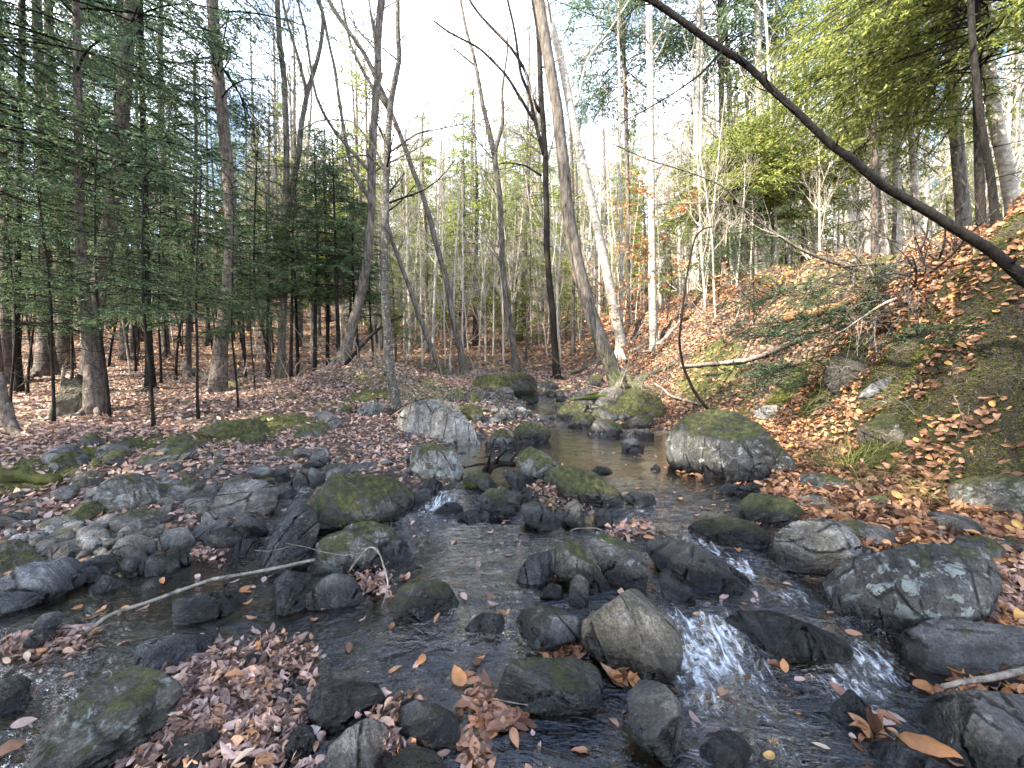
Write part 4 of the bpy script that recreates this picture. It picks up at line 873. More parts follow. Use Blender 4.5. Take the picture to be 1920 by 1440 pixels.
# ---- moss blades, grass
def blades(name, label, P, N, L, W, mat, r, lean=.5, kind='stuff', **kw):
    n = len(P); Dn = N + lean * r.normal(size=(n, 3)); Dn /= np.linalg.norm(Dn, axis=1, keepdims=True)
    S = np.cross(Dn, r.normal(size=(n, 3))); S /= np.linalg.norm(S, axis=1, keepdims=True)
    L = L[:, None]; Wd = W[:, None]; bend = r.normal(size=(n, 3)) * np.array([1, 1, .2]) * L * .35; bend[:, 2] -= np.abs(bend[:, 0])
    V = np.stack([P - S * Wd, P + S * Wd, P + Dn * L * .6 + S * Wd * .7 + bend * .3, P + Dn * L * .6 - S * Wd * .7 + bend * .3, P + Dn * L + bend], 1).reshape(-1, 3)
    i = np.arange(n)[:, None] * 5
    return link(name, mesh_np(name, V, [np.concatenate([i, i + 1, i + 2, i + 3], 1), np.concatenate([i + 3, i + 2, i + 4], 1)], mat, True), kind=kind, label=label, **kw)
r = rng(33); n = 620000; x = np.r_[r.uniform(2.2, 5.8, n), r.uniform(-6.5, -1.5, n // 3)]; y = np.r_[r.uniform(.8, 7.9, n), r.uniform(3, 8, n // 3)]; n = len(x); k = (r.random(n) < ground_moss(x, y) * 1.0) & (D(x, y) > .05); x, y = x[k], y[k]; z = H(x, y); k = visible(x, y, z); x, y, z = x[k], y[k], z[k]
blades('moss', 'yellow green moss cushions on the steep right bank', np.stack([x, y, z - .004], 1), gnormal(x, y), r.uniform(.01, .032, len(x)), r.uniform(.0018, .004, len(x)), M_MOSSB, r, .6); print('moss', len(x))
def tuft(px, py, n, rad, ln, label, seed):
    r = rng(seed); c = at(px, py); a = r.uniform(0, 6.28, n); q = rad * np.sqrt(r.random(n)); x = c[0] + q * np.cos(a); y = c[1] + q * np.sin(a)
    N = np.stack([np.cos(a) * .7, np.sin(a) * .7 - .3, np.ones(n)], 1); o = blades('grass_tuft', label, np.stack([x, y, H(x, y)], 1), N, r.uniform(*ln, n), r.uniform(.0015, .003, n), M_GRASS, r, .25, kind=None, cat='grass tuft')
tuft(1600, 875, 420, .22, (.10, .28), 'fresh green grass tuft arching over the right bank leaves', 1)
tuft(1660, 925, 200, .18, (.08, .2), 'yellowed grass tuft in the sunlit leaves', 2)
tuft(1790, 945, 220, .2, (.07, .18), 'sunlit grass tuft before the wide moss covered boulder', 3)
tuft(1540, 905, 150, .12, (.03, .07), 'small green plants sprouting on the low grey rock', 4)
# ------------------------------------------------------------ trees
def root_empty(name, label, cat, loc, group=None):
    o = bpy.data.objects.new(name, None); COL.objects.link(o); o.empty_display_size = .2; o.location = loc
    o['label'] = label; o['category'] = cat
    if group: o['group'] = group
    return o

def branchy(out, P0, d, L, r0, lvl, R, up=.25, wob=.35, kids=(4, 6), n=7):
    P = [P0]; d = d / np.linalg.norm(d)
    for i in range(n - 1):
        d = d + wob * R.normal(size=3) / n * 1.6 + np.array([0, 0, up]) / n * 1.6; d /= np.linalg.norm(d); P.append(P[-1] + d * L / (n - 1))
    P = np.array(P); rr = np.linspace(r0, max(r0 * .3, .0012), n); out.append((P, rr))
    if lvl <= 0: return
    for k in range(R.integers(*kids)):
        t = R.uniform(.2, .97) * (n - 1); i = int(t); q = P[i] + (P[min(i + 1, n - 1)] - P[i]) * (t - i); dd = P[min(i + 1, n - 1)] - P[max(i - 1, 0)]; dd /= np.linalg.norm(dd)
        s = R.normal(size=3); s -= (s @ dd) * dd; s /= np.linalg.norm(s); a = R.uniform(.45, .95)
        branchy(out, q, dd * math.cos(a) + s * math.sin(a), L * R.uniform(.4, .68), rr[i] * .62, lvl - 1, R, up, wob, kids, max(4, n - 2))

def poly_mesh(name, lines, mat, thin=.006, k=5):
    mb = MB(); A, B, ra, rb = [], [], [], []
    for P, r in lines:
        if r[0] > thin:
            V, Q, T = tube(P, r, k if r[0] < .03 else 8); mb.add(V, Q, T)
        else:
            A.append(P[:-1]); B.append(P[1:]); ra.append(r[:-1]); rb.append(r[1:])
    if A:
        V, Q = prisms(np.concatenate(A), np.concatenate(B), np.concatenate(ra), np.concatenate(rb), 3); mb.add(V, Q)
    return mb.mesh(name, mat)

def roots(base, r, R, n=5, L=.5, zf=None):
    out = []
    for k in range(n):
        a = k * 6.283 / n + R.uniform(-.4, .4); l = L * R.uniform(.7, 1.4); t = np.linspace(0, 1, 8); x = base[0] + np.cos(a + t * R.normal() * .6) * l * t; y = base[1] + np.sin(a + t * R.normal() * .6) * l * t
        z = H(x, y) + r * .35 * (1 - t) - .01; z = np.maximum(z, base[2] - .1); z[0] = base[2] + r * 2.2; z[1] = max(z[1], base[2] + r * .8)
        out.append((np.stack([x, y, z], 1), np.linspace(r * .5, r * .12, 8)))
    return out

def px_line(pts, Y, Y1=None):
    pts = np.array(pts, float); t = np.linspace(0, 1, len(pts)); Ys = Y + (0 if Y1 is None else Y1 - Y) * t
    d = ray(pts[:, 0], pts[:, 1]); return CAM + d * (Ys / d[:, 1])[:, None]

def hero(name, label, stems, seed, bark, twig, base=None, Y=None, cat='tree', group=None, lvl=2, nb=14, from_t=.35, ext=4.0, Lb=(.8, 2.2), up=.35, kids=(3, 6), rt=5, rough=.06, Yend=None, tname='trunk'):
    R = rng(seed); pts0 = stems[0][0]
    if Y is None: b = at(*(base or pts0[0])); Y = b[1]
    root = None; crown = []
    for si, (pts, w0, w1) in enumerate(stems):
        P = px_line(pts, Y, Yend); 
        if si == 0:
            g = float(H(P[0, 0], P[0, 1])); d0 = P[0] - P[1]; d0 /= np.linalg.norm(d0)
            if abs(d0[2]) < .8 and P[0, 2] > g + .05:      # a lean: run on along the axis into the ground
                q_ = P[0].copy(); ad = []
                for _ in range(30):
                    q_ = q_ + d0 * .15; ad.append(q_.copy())
                    if q_[2] < float(H(q_[0], q_[1])) - .1: break
                P = np.concatenate([np.array(ad[::-1])[::max(1, len(ad) // 4)][:1], P]); g = P[0, 2] + .12
            P = np.concatenate([[[P[0, 0], P[0, 1], g - .12]], P]) if P[0, 2] > g + .05 else np.concatenate([[P[0] - [0, 0, .12]], P])
            base3 = np.array([P[0, 0], P[0, 1], g]); root = root_empty(name, label, cat, base3, group)
        r = (w1 + (w0 - w1) * (1 - np.linspace(0, 1, len(P))) ** 1.9) / 2 / FPX * Y
        if pts[-1][1] <= 2 and ext > 0:
            d = P[-1] - P[-2]; d /= np.linalg.norm(d); d = d * .8 + [0, 0, .3]; m = 4
            P = np.concatenate([P] + [[P[-1] + d * ext * (k + 1) / m + R.normal(size=3) * .08] for k in range(m)]); r = np.concatenate([r, np.linspace(r[-1] * .85, r[-1] * .25, m)])
        Q = resample(np.column_stack([P, r]), max(14, 5 * len(P))); P, r = Q[:, :3], Q[:, 3]
        P = P + fbm(np.column_stack([P[:, 2] * 1.2, np.full(len(P), si + seed), np.zeros(len(P))])[:, :, None].transpose(0, 2, 1) * 1.0, 3, seed)[:, 0:1] * np.array([[.03, .02, 0]])
        if si == 0: r[:4] *= np.array([1.55, 1.35, 1.18, 1.06])
        V, F, T = tube(P - base3, r, 12, rough, seed + si); mb = MB(); mb.add(V, F, T)
        link(tname if si == 0 else 'limb', mb.mesh(tname, bark), root)
        n = int(nb * (1 if si == 0 else .6))
        for k in range(n):
            t = from_t + (1 - from_t) * R.random() if si == 0 else R.uniform(.15, 1); i = min(int(t * (len(P) - 1)), len(P) - 2)
            dd = P[i + 1] - P[i]; dd /= np.linalg.norm(dd); s = R.normal(size=3); s[2] *= .3; s /= np.linalg.norm(s); a = R.uniform(.6, 1.2)
            branchy(crown, P[i] - base3, dd * math.cos(a) + s * math.sin(a), R.uniform(*Lb), min(r[i] * .45, .03) * R.uniform(.5, 1), lvl, R, up, .4, kids)
    if crown: link('crown', poly_mesh('crown', crown, twig), root)
    if rt:
        rr = roots(base3, w_r(stems[0][1], Y), R, rt, w_r(stems[0][1], Y) * 5)
        link('root', poly_mesh('root', [(P - base3, q) for P, q in rr], bark), root)
    return root
def w_r(w, Y): return w / 2 / FPX * Y

# conifers -----------------------------------------------------
def conifer_parts(P, r, z0, R, nbr, Lmax, Lmin=.3, spray=.07, dens=9, droop=.35, rise=.12, deadz=None, ndead=20, twig=.45, shape='cone', fwid=.24, clump=0.):
    """P trunk polyline (local), crown from height z0 up. returns wood segs and needle quads"""
    zt = P[-1, 2]; t = np.sort(R.random(nbr)) ** .9; zb = z0 + (zt - z0) * t
    if clump: zb = zb + clump * np.sin(zb * 7)
    zb = np.clip(zb, z0, zt - .02)
    bx = np.interp(zb, P[:, 2], P[:, 0]); by = np.interp(zb, P[:, 2], P[:, 1])
    prof = (1 - t) ** .75 if shape == 'cone' else np.sin(np.pi * np.clip(.12 + .88 * t, 0, 1)) ** .5
    L = Lmin + (Lmax - Lmin) * prof * R.uniform(.65, 1.1, nbr); az = R.uniform(0, 6.283, nbr)
    h = np.stack([np.cos(az), np.sin(az)], 1); S = np.stack([bx, by, zb], 1); rise_ = rise + .5 * t ** 2
    m = 7; s = np.linspace(0, 1, m); wig = R.normal(size=(nbr, 1)) * .25
    def bp(i, s):            # point on branch i at s
        Ls = L[i] * s; ax = az[i] + wig[i, 0] * s
        return np.stack([S[i, 0] + np.cos(ax) * Ls, S[i, 1] + np.sin(ax) * Ls, S[i, 2] + rise_[i] * Ls - droop * L[i] * s ** 2 * .9], -1)
    idx = np.repeat(np.arange(nbr), m); BP = bp(idx, np.tile(s, nbr)).reshape(nbr, m, 3)
    br = .004 + .006 * L[:, None] * (1 - .8 * s[None])
    A = BP[:, :-1].reshape(-1, 3); B = BP[:, 1:].reshape(-1, 3); ra = br[:, :-1].ravel(); rb = br[:, 1:].ravel()
    # twigs
    nt_ = np.maximum(3, (L * dens * 2).astype(int)); ti = np.repeat(np.arange(nbr), nt_); n = len(ti); ts = R.uniform(.12, 1, n) ** .8; side = R.choice([-1, 1], n)
    T0 = bp(ti, ts); Td = bp(ti, np.minimum(ts + .05, 1.05)) - T0; Td /= np.linalg.norm(Td, axis=1, keepdims=True) + 1e-9
    Sd = np.cross(Td, [0, 0, 1.]); Sd /= np.linalg.norm(Sd, axis=1, keepdims=True) + 1e-9
    ang = R.uniform(.5, 1.1, n)[:, None]; dirn = Td * np.cos(ang) + Sd * np.sin(ang) * side[:, None]; dirn[:, 2] -= R.uniform(-.1, .7, n); dirn /= np.linalg.norm(dirn, axis=1, keepdims=True)
    tl = (twig * L[ti] * (1.05 - ts) + spray * 1.2) * R.uniform(.5, 1.1, n)
    T1 = T0 + dirn * tl[:, None]
    A = np.concatenate([A, T0]); B = np.concatenate([B, T1]); ra = np.concatenate([ra, np.full(n, .0022)]); rb = np.concatenate([rb, np.full(n, .001)])
    # sprays
    ns = np.maximum(2, (tl / (spray * .42)).astype(int)); si = np.repeat(np.arange(n), ns); q = R.random(len(si))[:, None]
    N0 = T0[si] + (T1 - T0)[si] * q; sd = R.choice([-1, 1], len(si))[:, None]; Dn = dirn[si]; Sn = np.cross(Dn, [0, 0, 1.]); Sn /= np.linalg.norm(Sn, axis=1, keepdims=True) + 1e-9
    a2 = R.uniform(.3, 1.1, len(si))[:, None]; nd = Dn * np.cos(a2) + Sn * np.sin(a2) * sd + R.normal(size=(len(si), 3)) * .34; nd[:, 2] -= .2; nd /= np.linalg.norm(nd, axis=1, keepdims=True)
    nl = spray * R.uniform(.6, 1.3, len(si))[:, None]; wv = np.cross(nd, [0, 0, 1.] + R.normal(size=(len(si), 3)) * .8); wv /= np.linalg.norm(wv, axis=1, keepdims=True) + 1e-9; wv *= nl * fwid * .5
    NV = np.stack([N0, N0 + nd * nl * .45 + wv, N0 + nd * nl, N0 + nd * nl * .45 - wv], 1).reshape(-1, 3); NF = np.arange(len(NV)).reshape(-1, 4)
    dead = []
    if deadz:
        for k in range(ndead):
            z = R.uniform(*deadz); a = R.uniform(0, 6.283); p0 = np.array([np.interp(z, P[:, 2], P[:, 0]), np.interp(z, P[:, 2], P[:, 1]), z])
            branchy(dead, p0, np.array([math.cos(a), math.sin(a), .12]), R.uniform(.4, 1.0) * Lmax * .6, .006, 1, R, -.12, .35, (2, 5), 6)
    return (A, B, ra, rb), (NV, NF), dead

def conifer_meshes(P, r, bark, needle, twigm, R, rough=.05, k=9, **kw):
    V, F, T = tube(P, r, k, rough, int(R.integers(99))); mb = MB(); mb.add(V, F, T); tm = mb.mesh('trunk', bark)
    (A, B, ra, rb), (NV, NF), dead = conifer_parts(P, r, R=R, **kw)
    V, Q = prisms(A, B, ra, rb, 3); nq = len(Q)
    cm = mesh_np('crown', np.concatenate([V, NV]), np.concatenate([Q, NF + len(V)]), None, False, np.r_[np.zeros(nq), np.ones(len(NF))].astype(int), [twigm, needle])
    dm = poly_mesh('dead_branches', dead, twigm, .004) if dead else None
    return tm, cm, dm

def hero_conifer(label, pts, w0, w1, seed, z0, bark, needle=None, base=None, Y=None, top=14., nbr=90, Lmax=2.6, spray=.07, dens=8, ndead=26, name='hemlock_tree', cat='tree', group=None, rt=4, deadtop=None, shape='cyl', **kw):
    R = rng(seed); b = at(*(base or pts[0])) if Y is None else None; Y = b[1] if Y is None else Y
    P = px_line(pts, Y); g = float(H(P[0, 0], P[0, 1])); P = np.concatenate([[[P[0, 0] if P[0, 2] < g + .4 else P[0, 0], P[0, 1], g - .12]], P[1:] if P[0, 2] <= g + .06 else P])
    r = (w1 + (w0 - w1) * (1 - np.linspace(0, 1, len(P))) ** 1.9) / 2 / FPX * Y; base3 = np.array([P[0, 0], P[0, 1], g])
    if P[-1, 2] < top:
        P = np.concatenate([P, [[P[-1, 0] + .1, P[-1, 1], (P[-1, 2] + top) / 2], [P[-1, 0] + .15, P[-1, 1], top]]]); r = np.r_[r, r[-1] * .6, .012]
    Q = resample(np.column_stack([P, r]), 40); P, r = Q[:, :3] - base3, Q[:, 3]; r[:3] *= [1.5, 1.3, 1.12]
    tm, cm, dm = conifer_meshes(P, r, bark, needle or M_HEML, M_BARKD, R, z0=z0, nbr=nbr, Lmax=Lmax, spray=spray, dens=dens, deadz=(.8, deadtop or z0 + 2) if ndead else None, ndead=ndead, shape=shape, **kw)
    o = root_empty(name, label, cat, base3, group); link('trunk', tm, o); link('crown', cm, o)
    if dm: link('dead_branches', dm, o)
    if rt: link('root', poly_mesh('root', [(a - base3, q) for a, q in roots(base3, r[2], R, rt, r[2] * 4.5)], bark), o)
    return o

def lib_conifer(seed, h, z0, Lmax, nbr, spray, dens, bark, needle, rb, ndead=0, lean=.15, **kw):
    R = rng(seed); t = np.linspace(0, 1, 16); P = np.stack([lean * fbm(xyz(t * 2, t * 0 + seed), 2, seed), lean * fbm(xyz(t * 2, t * 0 + seed + 9), 2, seed), t * h], 1); P[:, :2] -= P[0, :2]
    r = rb * (1 - t) ** .8 + .004; r[0] *= 1.3
    return conifer_meshes(P, r, bark, needle, M_BARKD, R, z0=z0, nbr=nbr, Lmax=Lmax, spray=spray, dens=dens, deadz=(.3, z0) if ndead else None, ndead=ndead, **kw)
def plant(lib, name, label, cat, x, y, s=1., rz=0., group=None, tilt=(0, 0), dz=0.):
    g = float(H(x, y)); o = root_empty(name, label, cat, (x, y, g - .05 + dz), group); o.rotation_euler = (tilt[0], tilt[1], rz); o.scale = (s, s, s)
    for nm, me in zip(('trunk', 'crown', 'dead_branches'), lib):
        if me: link(nm, me, o)
    return o

print('libs')
SAP = [lib_conifer(10 + k, 4.2 + .5 * k, 1.4 + .2 * k, 1.25, 50, .052, 12, M_BARKD, M_HEML_M, .022, 10, fwid=.2) for k in range(3)]
THK = [lib_conifer(20 + k, 5.6 + .7 * k, 2.3, 1.35, 90, .066, 12, M_BARKD, M_HEML_M, .05, 12, fwid=.21) for k in range(2)]
BIGH = [lib_conifer(30 + k, 17 + 2 * k, 4.0 + k, 2.9, 80, .10, 8, M_BARKC, M_HEML, .15, 30, shape='cyl', fwid=.22) for k in range(3)]
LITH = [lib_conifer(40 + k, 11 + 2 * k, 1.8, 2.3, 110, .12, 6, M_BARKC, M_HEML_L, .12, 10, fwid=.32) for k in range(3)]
def bare_lib(seed, h, r0, bark, twig, nb=22, lvl=2, Lb=(.8, 2.0), from_t=.25, kids=(3, 6), lean=.5, up=.5):
    R = rng(seed); t = np.linspace(0, 1, 18); P = np.stack([lean * t * R.normal() + .3 * lean * fbm(xyz(t * 2.5, t * 0 + seed), 3, seed), lean * t * R.normal() * .6 + .3 * lean * fbm(xyz(t * 2.5, t * 0 + seed + 9), 3, seed), t * h], 1); P -= P[0]
    r = r0 * (1 - t) ** .7 + .006; r[0] *= 1.3; V, F, T = tube(P, r, 8, .05, seed); mb = MB(); mb.add(V, F, T); out = []
    for k in range(nb):
        q = from_t + (1 - from_t) * R.random(); i = min(int(q * 17), 16); d = P[i + 1] - P[i]; d /= np.linalg.norm(d); s = R.normal(size=3); s[2] *= .3; s /= np.linalg.norm(s); a = R.uniform(.5, 1.1)
        branchy(out, P[i], d * math.cos(a) + s * math.sin(a), R.uniform(*Lb) * (1.15 - .5 * q), min(.5 * r[i], .03), lvl, R, up, .4, kids)
    return mb.mesh('trunk', bark), poly_mesh('crown', out, twig, .012, 4)
BARE = [bare_lib(50 + k, 13 + 1.5 * k, .10 + .015 * k, M_BARK, M_TWIG, 26, 2, (1.2, 2.8)) for k in range(4)]
PALE = [bare_lib(60 + k, 10 + 1.5 * k, .07 + .015 * k, M_BIRCH, M_TWIGP, 24, 2, (.9, 2.2)) for k in range(4)]
SAPL = [bare_lib(70 + k, 4 + k, .022, M_TWIGP, M_TWIGP, 18, 2, (.5, 1.3), .15, (3, 5)) for k in range(4)]

# ---- named trees of the left wood
hc = hero_conifer
print('left')
hc('thick pale trunked hemlock at the left frame edge', [(10, 640), (12, 520), (8, 350), (0, 200), (-8, 0)], 26, 14, 101, 3.0, M_BARKC, Y=9.5, top=15, nbr=80, Lmax=2.8)
hc('slim dark hemlock right behind the thick pale trunk at the frame edge', [(30, 640), (32, 450), (38, 240), (42, 0)], 13, 9, 102, 2.4, M_BARKD, Y=8.5, top=13, nbr=80, Lmax=2.4)
hc('wide grey hemlock trunk, second big one from the left frame edge', [(84, 640), (85, 430), (76, 200), (68, 0)], 28, 14, 103, 2.6, M_BARKC, Y=10.5, top=17, nbr=90, Lmax=3.0)
hc('dark hemlock with flaring reddish root base and moss stump beside it', [(180, 775), (170, 660), (152, 500), (147, 280), (143, 0)], 30, 11, 104, 2.6, M_BARKC, top=12, nbr=62, Lmax=2.3, ndead=40, rt=6)
hc('crooked big hemlock leaning right with a broken stub halfway up', [(170, 690), (180, 560), (203, 440), (215, 340), (232, 200), (238, 90), (250, -40)], 32, 20, 105, 3.2, M_BARKC, Y=8.2, top=14, nbr=62, Lmax=2.7)
hc('straight thin hemlock just right of the crooked big hemlock', [(282, 720), (276, 560), (272, 350), (266, 150), (262, -30)], 15, 9, 106, 2.3, M_BARKD, Y=8.8, top=13, nbr=62, Lmax=2.4)
hc('slender hemlock with whorled dead limbs and brownish bark before a sunny gap', [(352, 690), (356, 520), (366, 400), (368, 250), (363, 110)], 14, 5, 107, 3.0, M_BARKC, Y=11, top=9.0, nbr=46, Lmax=1.9, ndead=40)
hc('tall reddish hemlock whose pale mossy foot stands in the clearing', [(408, 735), (412, 640), (432, 530), (434, 400), (424, 280), (405, 100), (396, -20)], 24, 19, 108, 4.2, M_BARKC, top=17, nbr=62, Lmax=3.0, ndead=30)
hc('far pale hemlock between the dark root flare tree and the crooked one', [(232, 650), (230, 500), (233, 300), (228, 50)], 13, 10, 109, 3.5, M_BARKC, Y=14, top=16, nbr=70, Lmax=2.6)
hc('far slim hemlock left of the slender whorled one', [(310, 650), (308, 480), (305, 300), (300, 100)], 12, 9, 110, 3.8, M_BARKC, Y=15, top=16, nbr=70, Lmax=2.4)
hc('near leaning hemlock just outside the frame sending long boughs into the upper left', [(-130, 800), (-125, 500), (-110, 200), (-100, -100)], 30, 20, 111, 2.2, M_BARKC, Y=5.2, top=9, nbr=80, Lmax=2.6, spray=.07)
# hemlocks added mostly outside the left frame edge to shade the stream
for k, (x, y, s) in enumerate([(-10.5, 5.0, .95), (-9.3, 7.6, 1.0), (-13, 8.5, 1.05), (-7.9, 3.6, .8), (-12, 11.5, 1.0), (-11, -2, 1.0)]):
    plant(BIGH[k % 3], 'hemlock_tree', 'tall hemlock added on the left side to shade the stream', 'tree', x, y, s, k * 1.7, 'hemlocks added to shade the stream and banks')

for k, (x, y) in enumerate([(-5.5, -1.5), (-6.8, -2.7), (-6.2, -.2), (-7.5, .8), (-4.6, -3.0), (-8.6, -1.5), (-7, -4.5), (-5.4, 1.1), (-9, 1.2), (-5.2, -5.0)]):  # short hemlocks added out of view to shade the foreground, sparing the right bank
    plant(THK[k % 2], 'hemlock_tree', 'unseen middling hemlock added on the left to shade the foreground', 'tree', x, y, 1.6, k * 1.7, 'hemlocks shading the foreground')
print('bare heroes')
# ---- named bare trees round the stream
hero('forked_tree', 'forked bare tree with two parting stems right of the tall reddish hemlock', [([(525, 670), (530, 560), (535, 430), (540, 300), (532, 140), (518, 0)], 16, 9), ([(540, 400), (560, 290), (575, 170), (603, 90), (608, 20), (590, -10)], 11, 6), ([(575, 170), (560, 110), (543, 50), (530, 0)], 7, 4)], 201, M_BARK, M_TWIG, Y=10, nb=14, from_t=.5)
hero('bare_tree', 'stout grey tree leaning slightly right behind the speckled birch', [([(640, 690), (665, 590), (690, 500), (697, 380), (700, 260), (708, 120), (714, 0)], 21, 13), ([(697, 380), (660, 320), (640, 220), (625, 120), (600, 0)], 8, 5), ([(700, 330), (620, 240), (590, 180), (575, 60), (560, 0)], 7, 4)], 202, M_BARK, M_TWIG, Y=9.6, nb=20, from_t=.35, Lb=(1, 2.6))
hero('birch_tree', 'lichen speckled slim tree standing against the giant pale boulder', [([(742, 775), (730, 700), (722, 600), (722, 500), (724, 350), (728, 240), (735, 175), (750, 110), (745, 0)], 22, 9), ([(727, 330), (700, 270), (660, 225), (600, 225), (560, 245)], 5, 2), ([(724, 290), (780, 250), (830, 240), (870, 232)], 4, 2), ([(726, 200), (700, 150), (702, 80), (690, 0)], 6, 4), ([(722, 320), (690, 290), (650, 295), (590, 302)], 4, 2)], 203, M_SPECK, M_BARKD, nb=16, from_t=.3, Lb=(.5, 1.4), rough=.16, ext=2.5)
hero('leaning_tree', 'bare tree leaning far left from the root bank at the stream bend', [([(872, 705), (850, 600), (835, 520), (800, 390), (765, 290), (730, 200), (690, 110), (640, 40), (615, 0)], 14, 7), ([(735, 215), (690, 150), (660, 90), (640, 0)], 7, 4)], 204, M_BARK, M_TWIG, Y=12, nb=18, from_t=.35, Lb=(1, 2.4))
hero('leaning_tree', 'thin leaning pole crossing behind the speckled tree from the root bank', [([(838, 722), (800, 630), (770, 545), (745, 480), (725, 420)], 12, 7)], 205, M_BARK, M_TWIG, Y=11.2, nb=6, from_t=.4, Lb=(.5, 1.2))
hero('bare_tree', 'grey tree forking high above the mossy root bank in the centre', [([(968, 690), (955, 600), (942, 500), (938, 380), (928, 290)], 15, 9), ([(928, 290), (905, 200), (893, 120), (870, 40), (862, 0)], 10, 5), ([(928, 290), (943, 230), (940, 170), (952, 100), (950, 30)], 8, 3), ([(893, 125), (850, 90), (830, 70), (800, 30)], 4, 2)], 206, M_BARK, M_TWIG, Y=13, nb=12, from_t=.4, Lb=(.8, 2.2))
hero('bare_tree', 'dark tree with long limbs arching to the upper left of centre', [([(1045, 725), (1037, 600), (1025, 450), (1022, 300), (1014, 180), (1010, 60), (1000, 0)], 15, 9), ([(1020, 290), (1000, 220), (990, 140), (960, 90), (900, 30), (880, 0)], 8, 4), ([(1012, 210), (975, 140), (965, 60), (952, 0)], 7, 4), ([(1000, 225), (950, 140), (900, 90), (840, 60), (815, 40)], 6, 3), ([(1016, 330), (985, 310), (950, 305), (935, 308)], 4, 2)], 207, M_BARKD, M_TWIG, Y=11.5, nb=14, from_t=.35, Lb=(1, 2.4))
hero('leaning_tree', 'largest leaning tree with curved trunk and mossy foot on the right shore', [([(1168, 745), (1140, 670), (1108, 590), (1083, 500), (1065, 400), (1055, 300), (1043, 190), (1025, 90), (1010, 0)], 34, 20)], 208, M_BARK, M_TWIG, Y=8.3, nb=8, from_t=.7, rt=8, Lb=(.8, 1.8), rough=.08)
hero('bare_tree', 'pale leaning trunk rising right behind the largest leaning tree', [([(1165, 640), (1140, 520), (1118, 420), (1095, 320), (1075, 230), (1055, 130), (1035, 50), (1020, 0)], 20, 14), ([(1080, 200), (1100, 110), (1140, 60), (1180, 0)], 6, 3)], 209, M_BIRCH, M_TWIG, Y=12, nb=14, from_t=.4, Lb=(.8, 2.0))
hero('birch_tree', 'straight white birch right of the leaning trees', [([(1228, 690), (1224, 560), (1222, 400), (1220, 200), (1217, 60), (1216, 0)], 17, 12)], 210, M_BIRCH, M_TWIG, Y=11, nb=24, from_t=.3, Lb=(.6, 2.0))
hero('dead_tree', 'dark dead trunk leaning diagonally across the upper right', [([(2010, 600), (1935, 535), (1860, 470), (1800, 435), (1720, 385), (1650, 345), (1600, 300), (1560, 275), (1500, 215), (1450, 170), (1400, 120), (1340, 85), (1280, 40), (1215, -5)], 24, 12), ([(1350, 95), (1310, 140), (1260, 175), (1210, 205), (1165, 228)], 5, 2)], 211, M_BARKD, M_BARKD, Y=2.75, Yend=3.1, nb=34, from_t=.1, lvl=0, Lb=(.04, .25), ext=.6, rt=0, rough=.24)
hero('fallen_branch', 'long bare branch arching out low from the right slope over the wood', [([(1625, 510), (1560, 492), (1500, 468), (1450, 435), (1400, 400), (1360, 350), (1300, 325), (1215, 300), (1150, 270)], 9, 2), ([(1440, 428), (1410, 392), (1340, 380), (1200, 385)], 3, 1.4)], 212, M_BARK, M_TWIGP, Y=6.2, nb=14, from_t=.3, lvl=1, Lb=(.3, .9), ext=0, rt=0, cat='branch', tname='main_stem')
hero('curved_sapling', 'thin black sapling bowed like a hook above the great round boulder', [([(1332, 775), (1300, 735), (1280, 690), (1273, 640), (1278, 590), (1287, 520), (1296, 470), (1304, 440), (1318, 428), (1334, 425)], 8, 2.5)], 213, M_BARKD, M_BARKD, Y=6.1, nb=5, from_t=.6, lvl=0, Lb=(.1, .4), ext=0, rt=0, cat='sapling', tname='main_stem')
hero('bare_tree', 'broad pale trunk at the right frame edge above the slope', [([(1905, 420), (1890, 330), (1868, 230), (1850, 100), (1845, 0)], 27, 18)], 214, M_BIRCH, M_TWIG, Y=6.8, nb=8, from_t=.5, rt=0)
hero('bare_tree', 'dark upright trunk behind the diagonal dead trunk near the right edge', [([(1872, 560), (1868, 440), (1858, 330), (1842, 250), (1825, 100), (1820, 0)], 17, 10)], 215, M_BARKD, M_TWIG, Y=4.6, nb=0, rt=4)
hero('bare_tree', 'grey trunk at the top of the slope left of the broad pale trunk', [([(1808, 430), (1800, 330), (1788, 200), (1780, 0)], 26, 18)], 216, M_BARK, M_TWIG, Y=8.2, nb=8, from_t=.5)
for k, (px, py, w, Y, tx, lab) in enumerate([(1655, 500, 20, 10, -6, 'sunlit white trunk behind the slope crest, left of two close ones'), (1682, 495, 17, 10.5, -2, 'sunlit white trunk behind the slope crest, right of two close ones'), (1428, 640, 17, 12, -4, 'bright birch trunk above the fallen log on the right'),
        (1448, 640, 10, 12.5, 4, 'thin birch close beside the bright birch trunk'), (1458, 620, 7, 11, -12, 'slim white sapling rising high right of the bright birch'), (1165, 640, 8, 13, -3, 'thin white pole between the leaning trees and the white birch'), (1610, 560, 12, 12, 6, 'white trunk half hidden by boughs on the slope'),
        (1565, 590, 9, 13, 2, 'narrow pale trunk over the upper end of the fallen log'), (1310, 640, 8, 13, 4, 'narrow pale trunk in the thin wood right of the birch'), (1720, 470, 15, 9, -30, 'leaning pale trunk on the upper slope')]):
    hero('birch_tree', lab, [([(px, py), (px + tx * .3, py - 200), (px + tx, py - 400), (px + tx * 2, -10)], w, w * .6)], 230 + k, M_BIRCH, M_TWIGP, Y=Y, nb=14, from_t=.35, Lb=(.5, 1.5), rt=0)

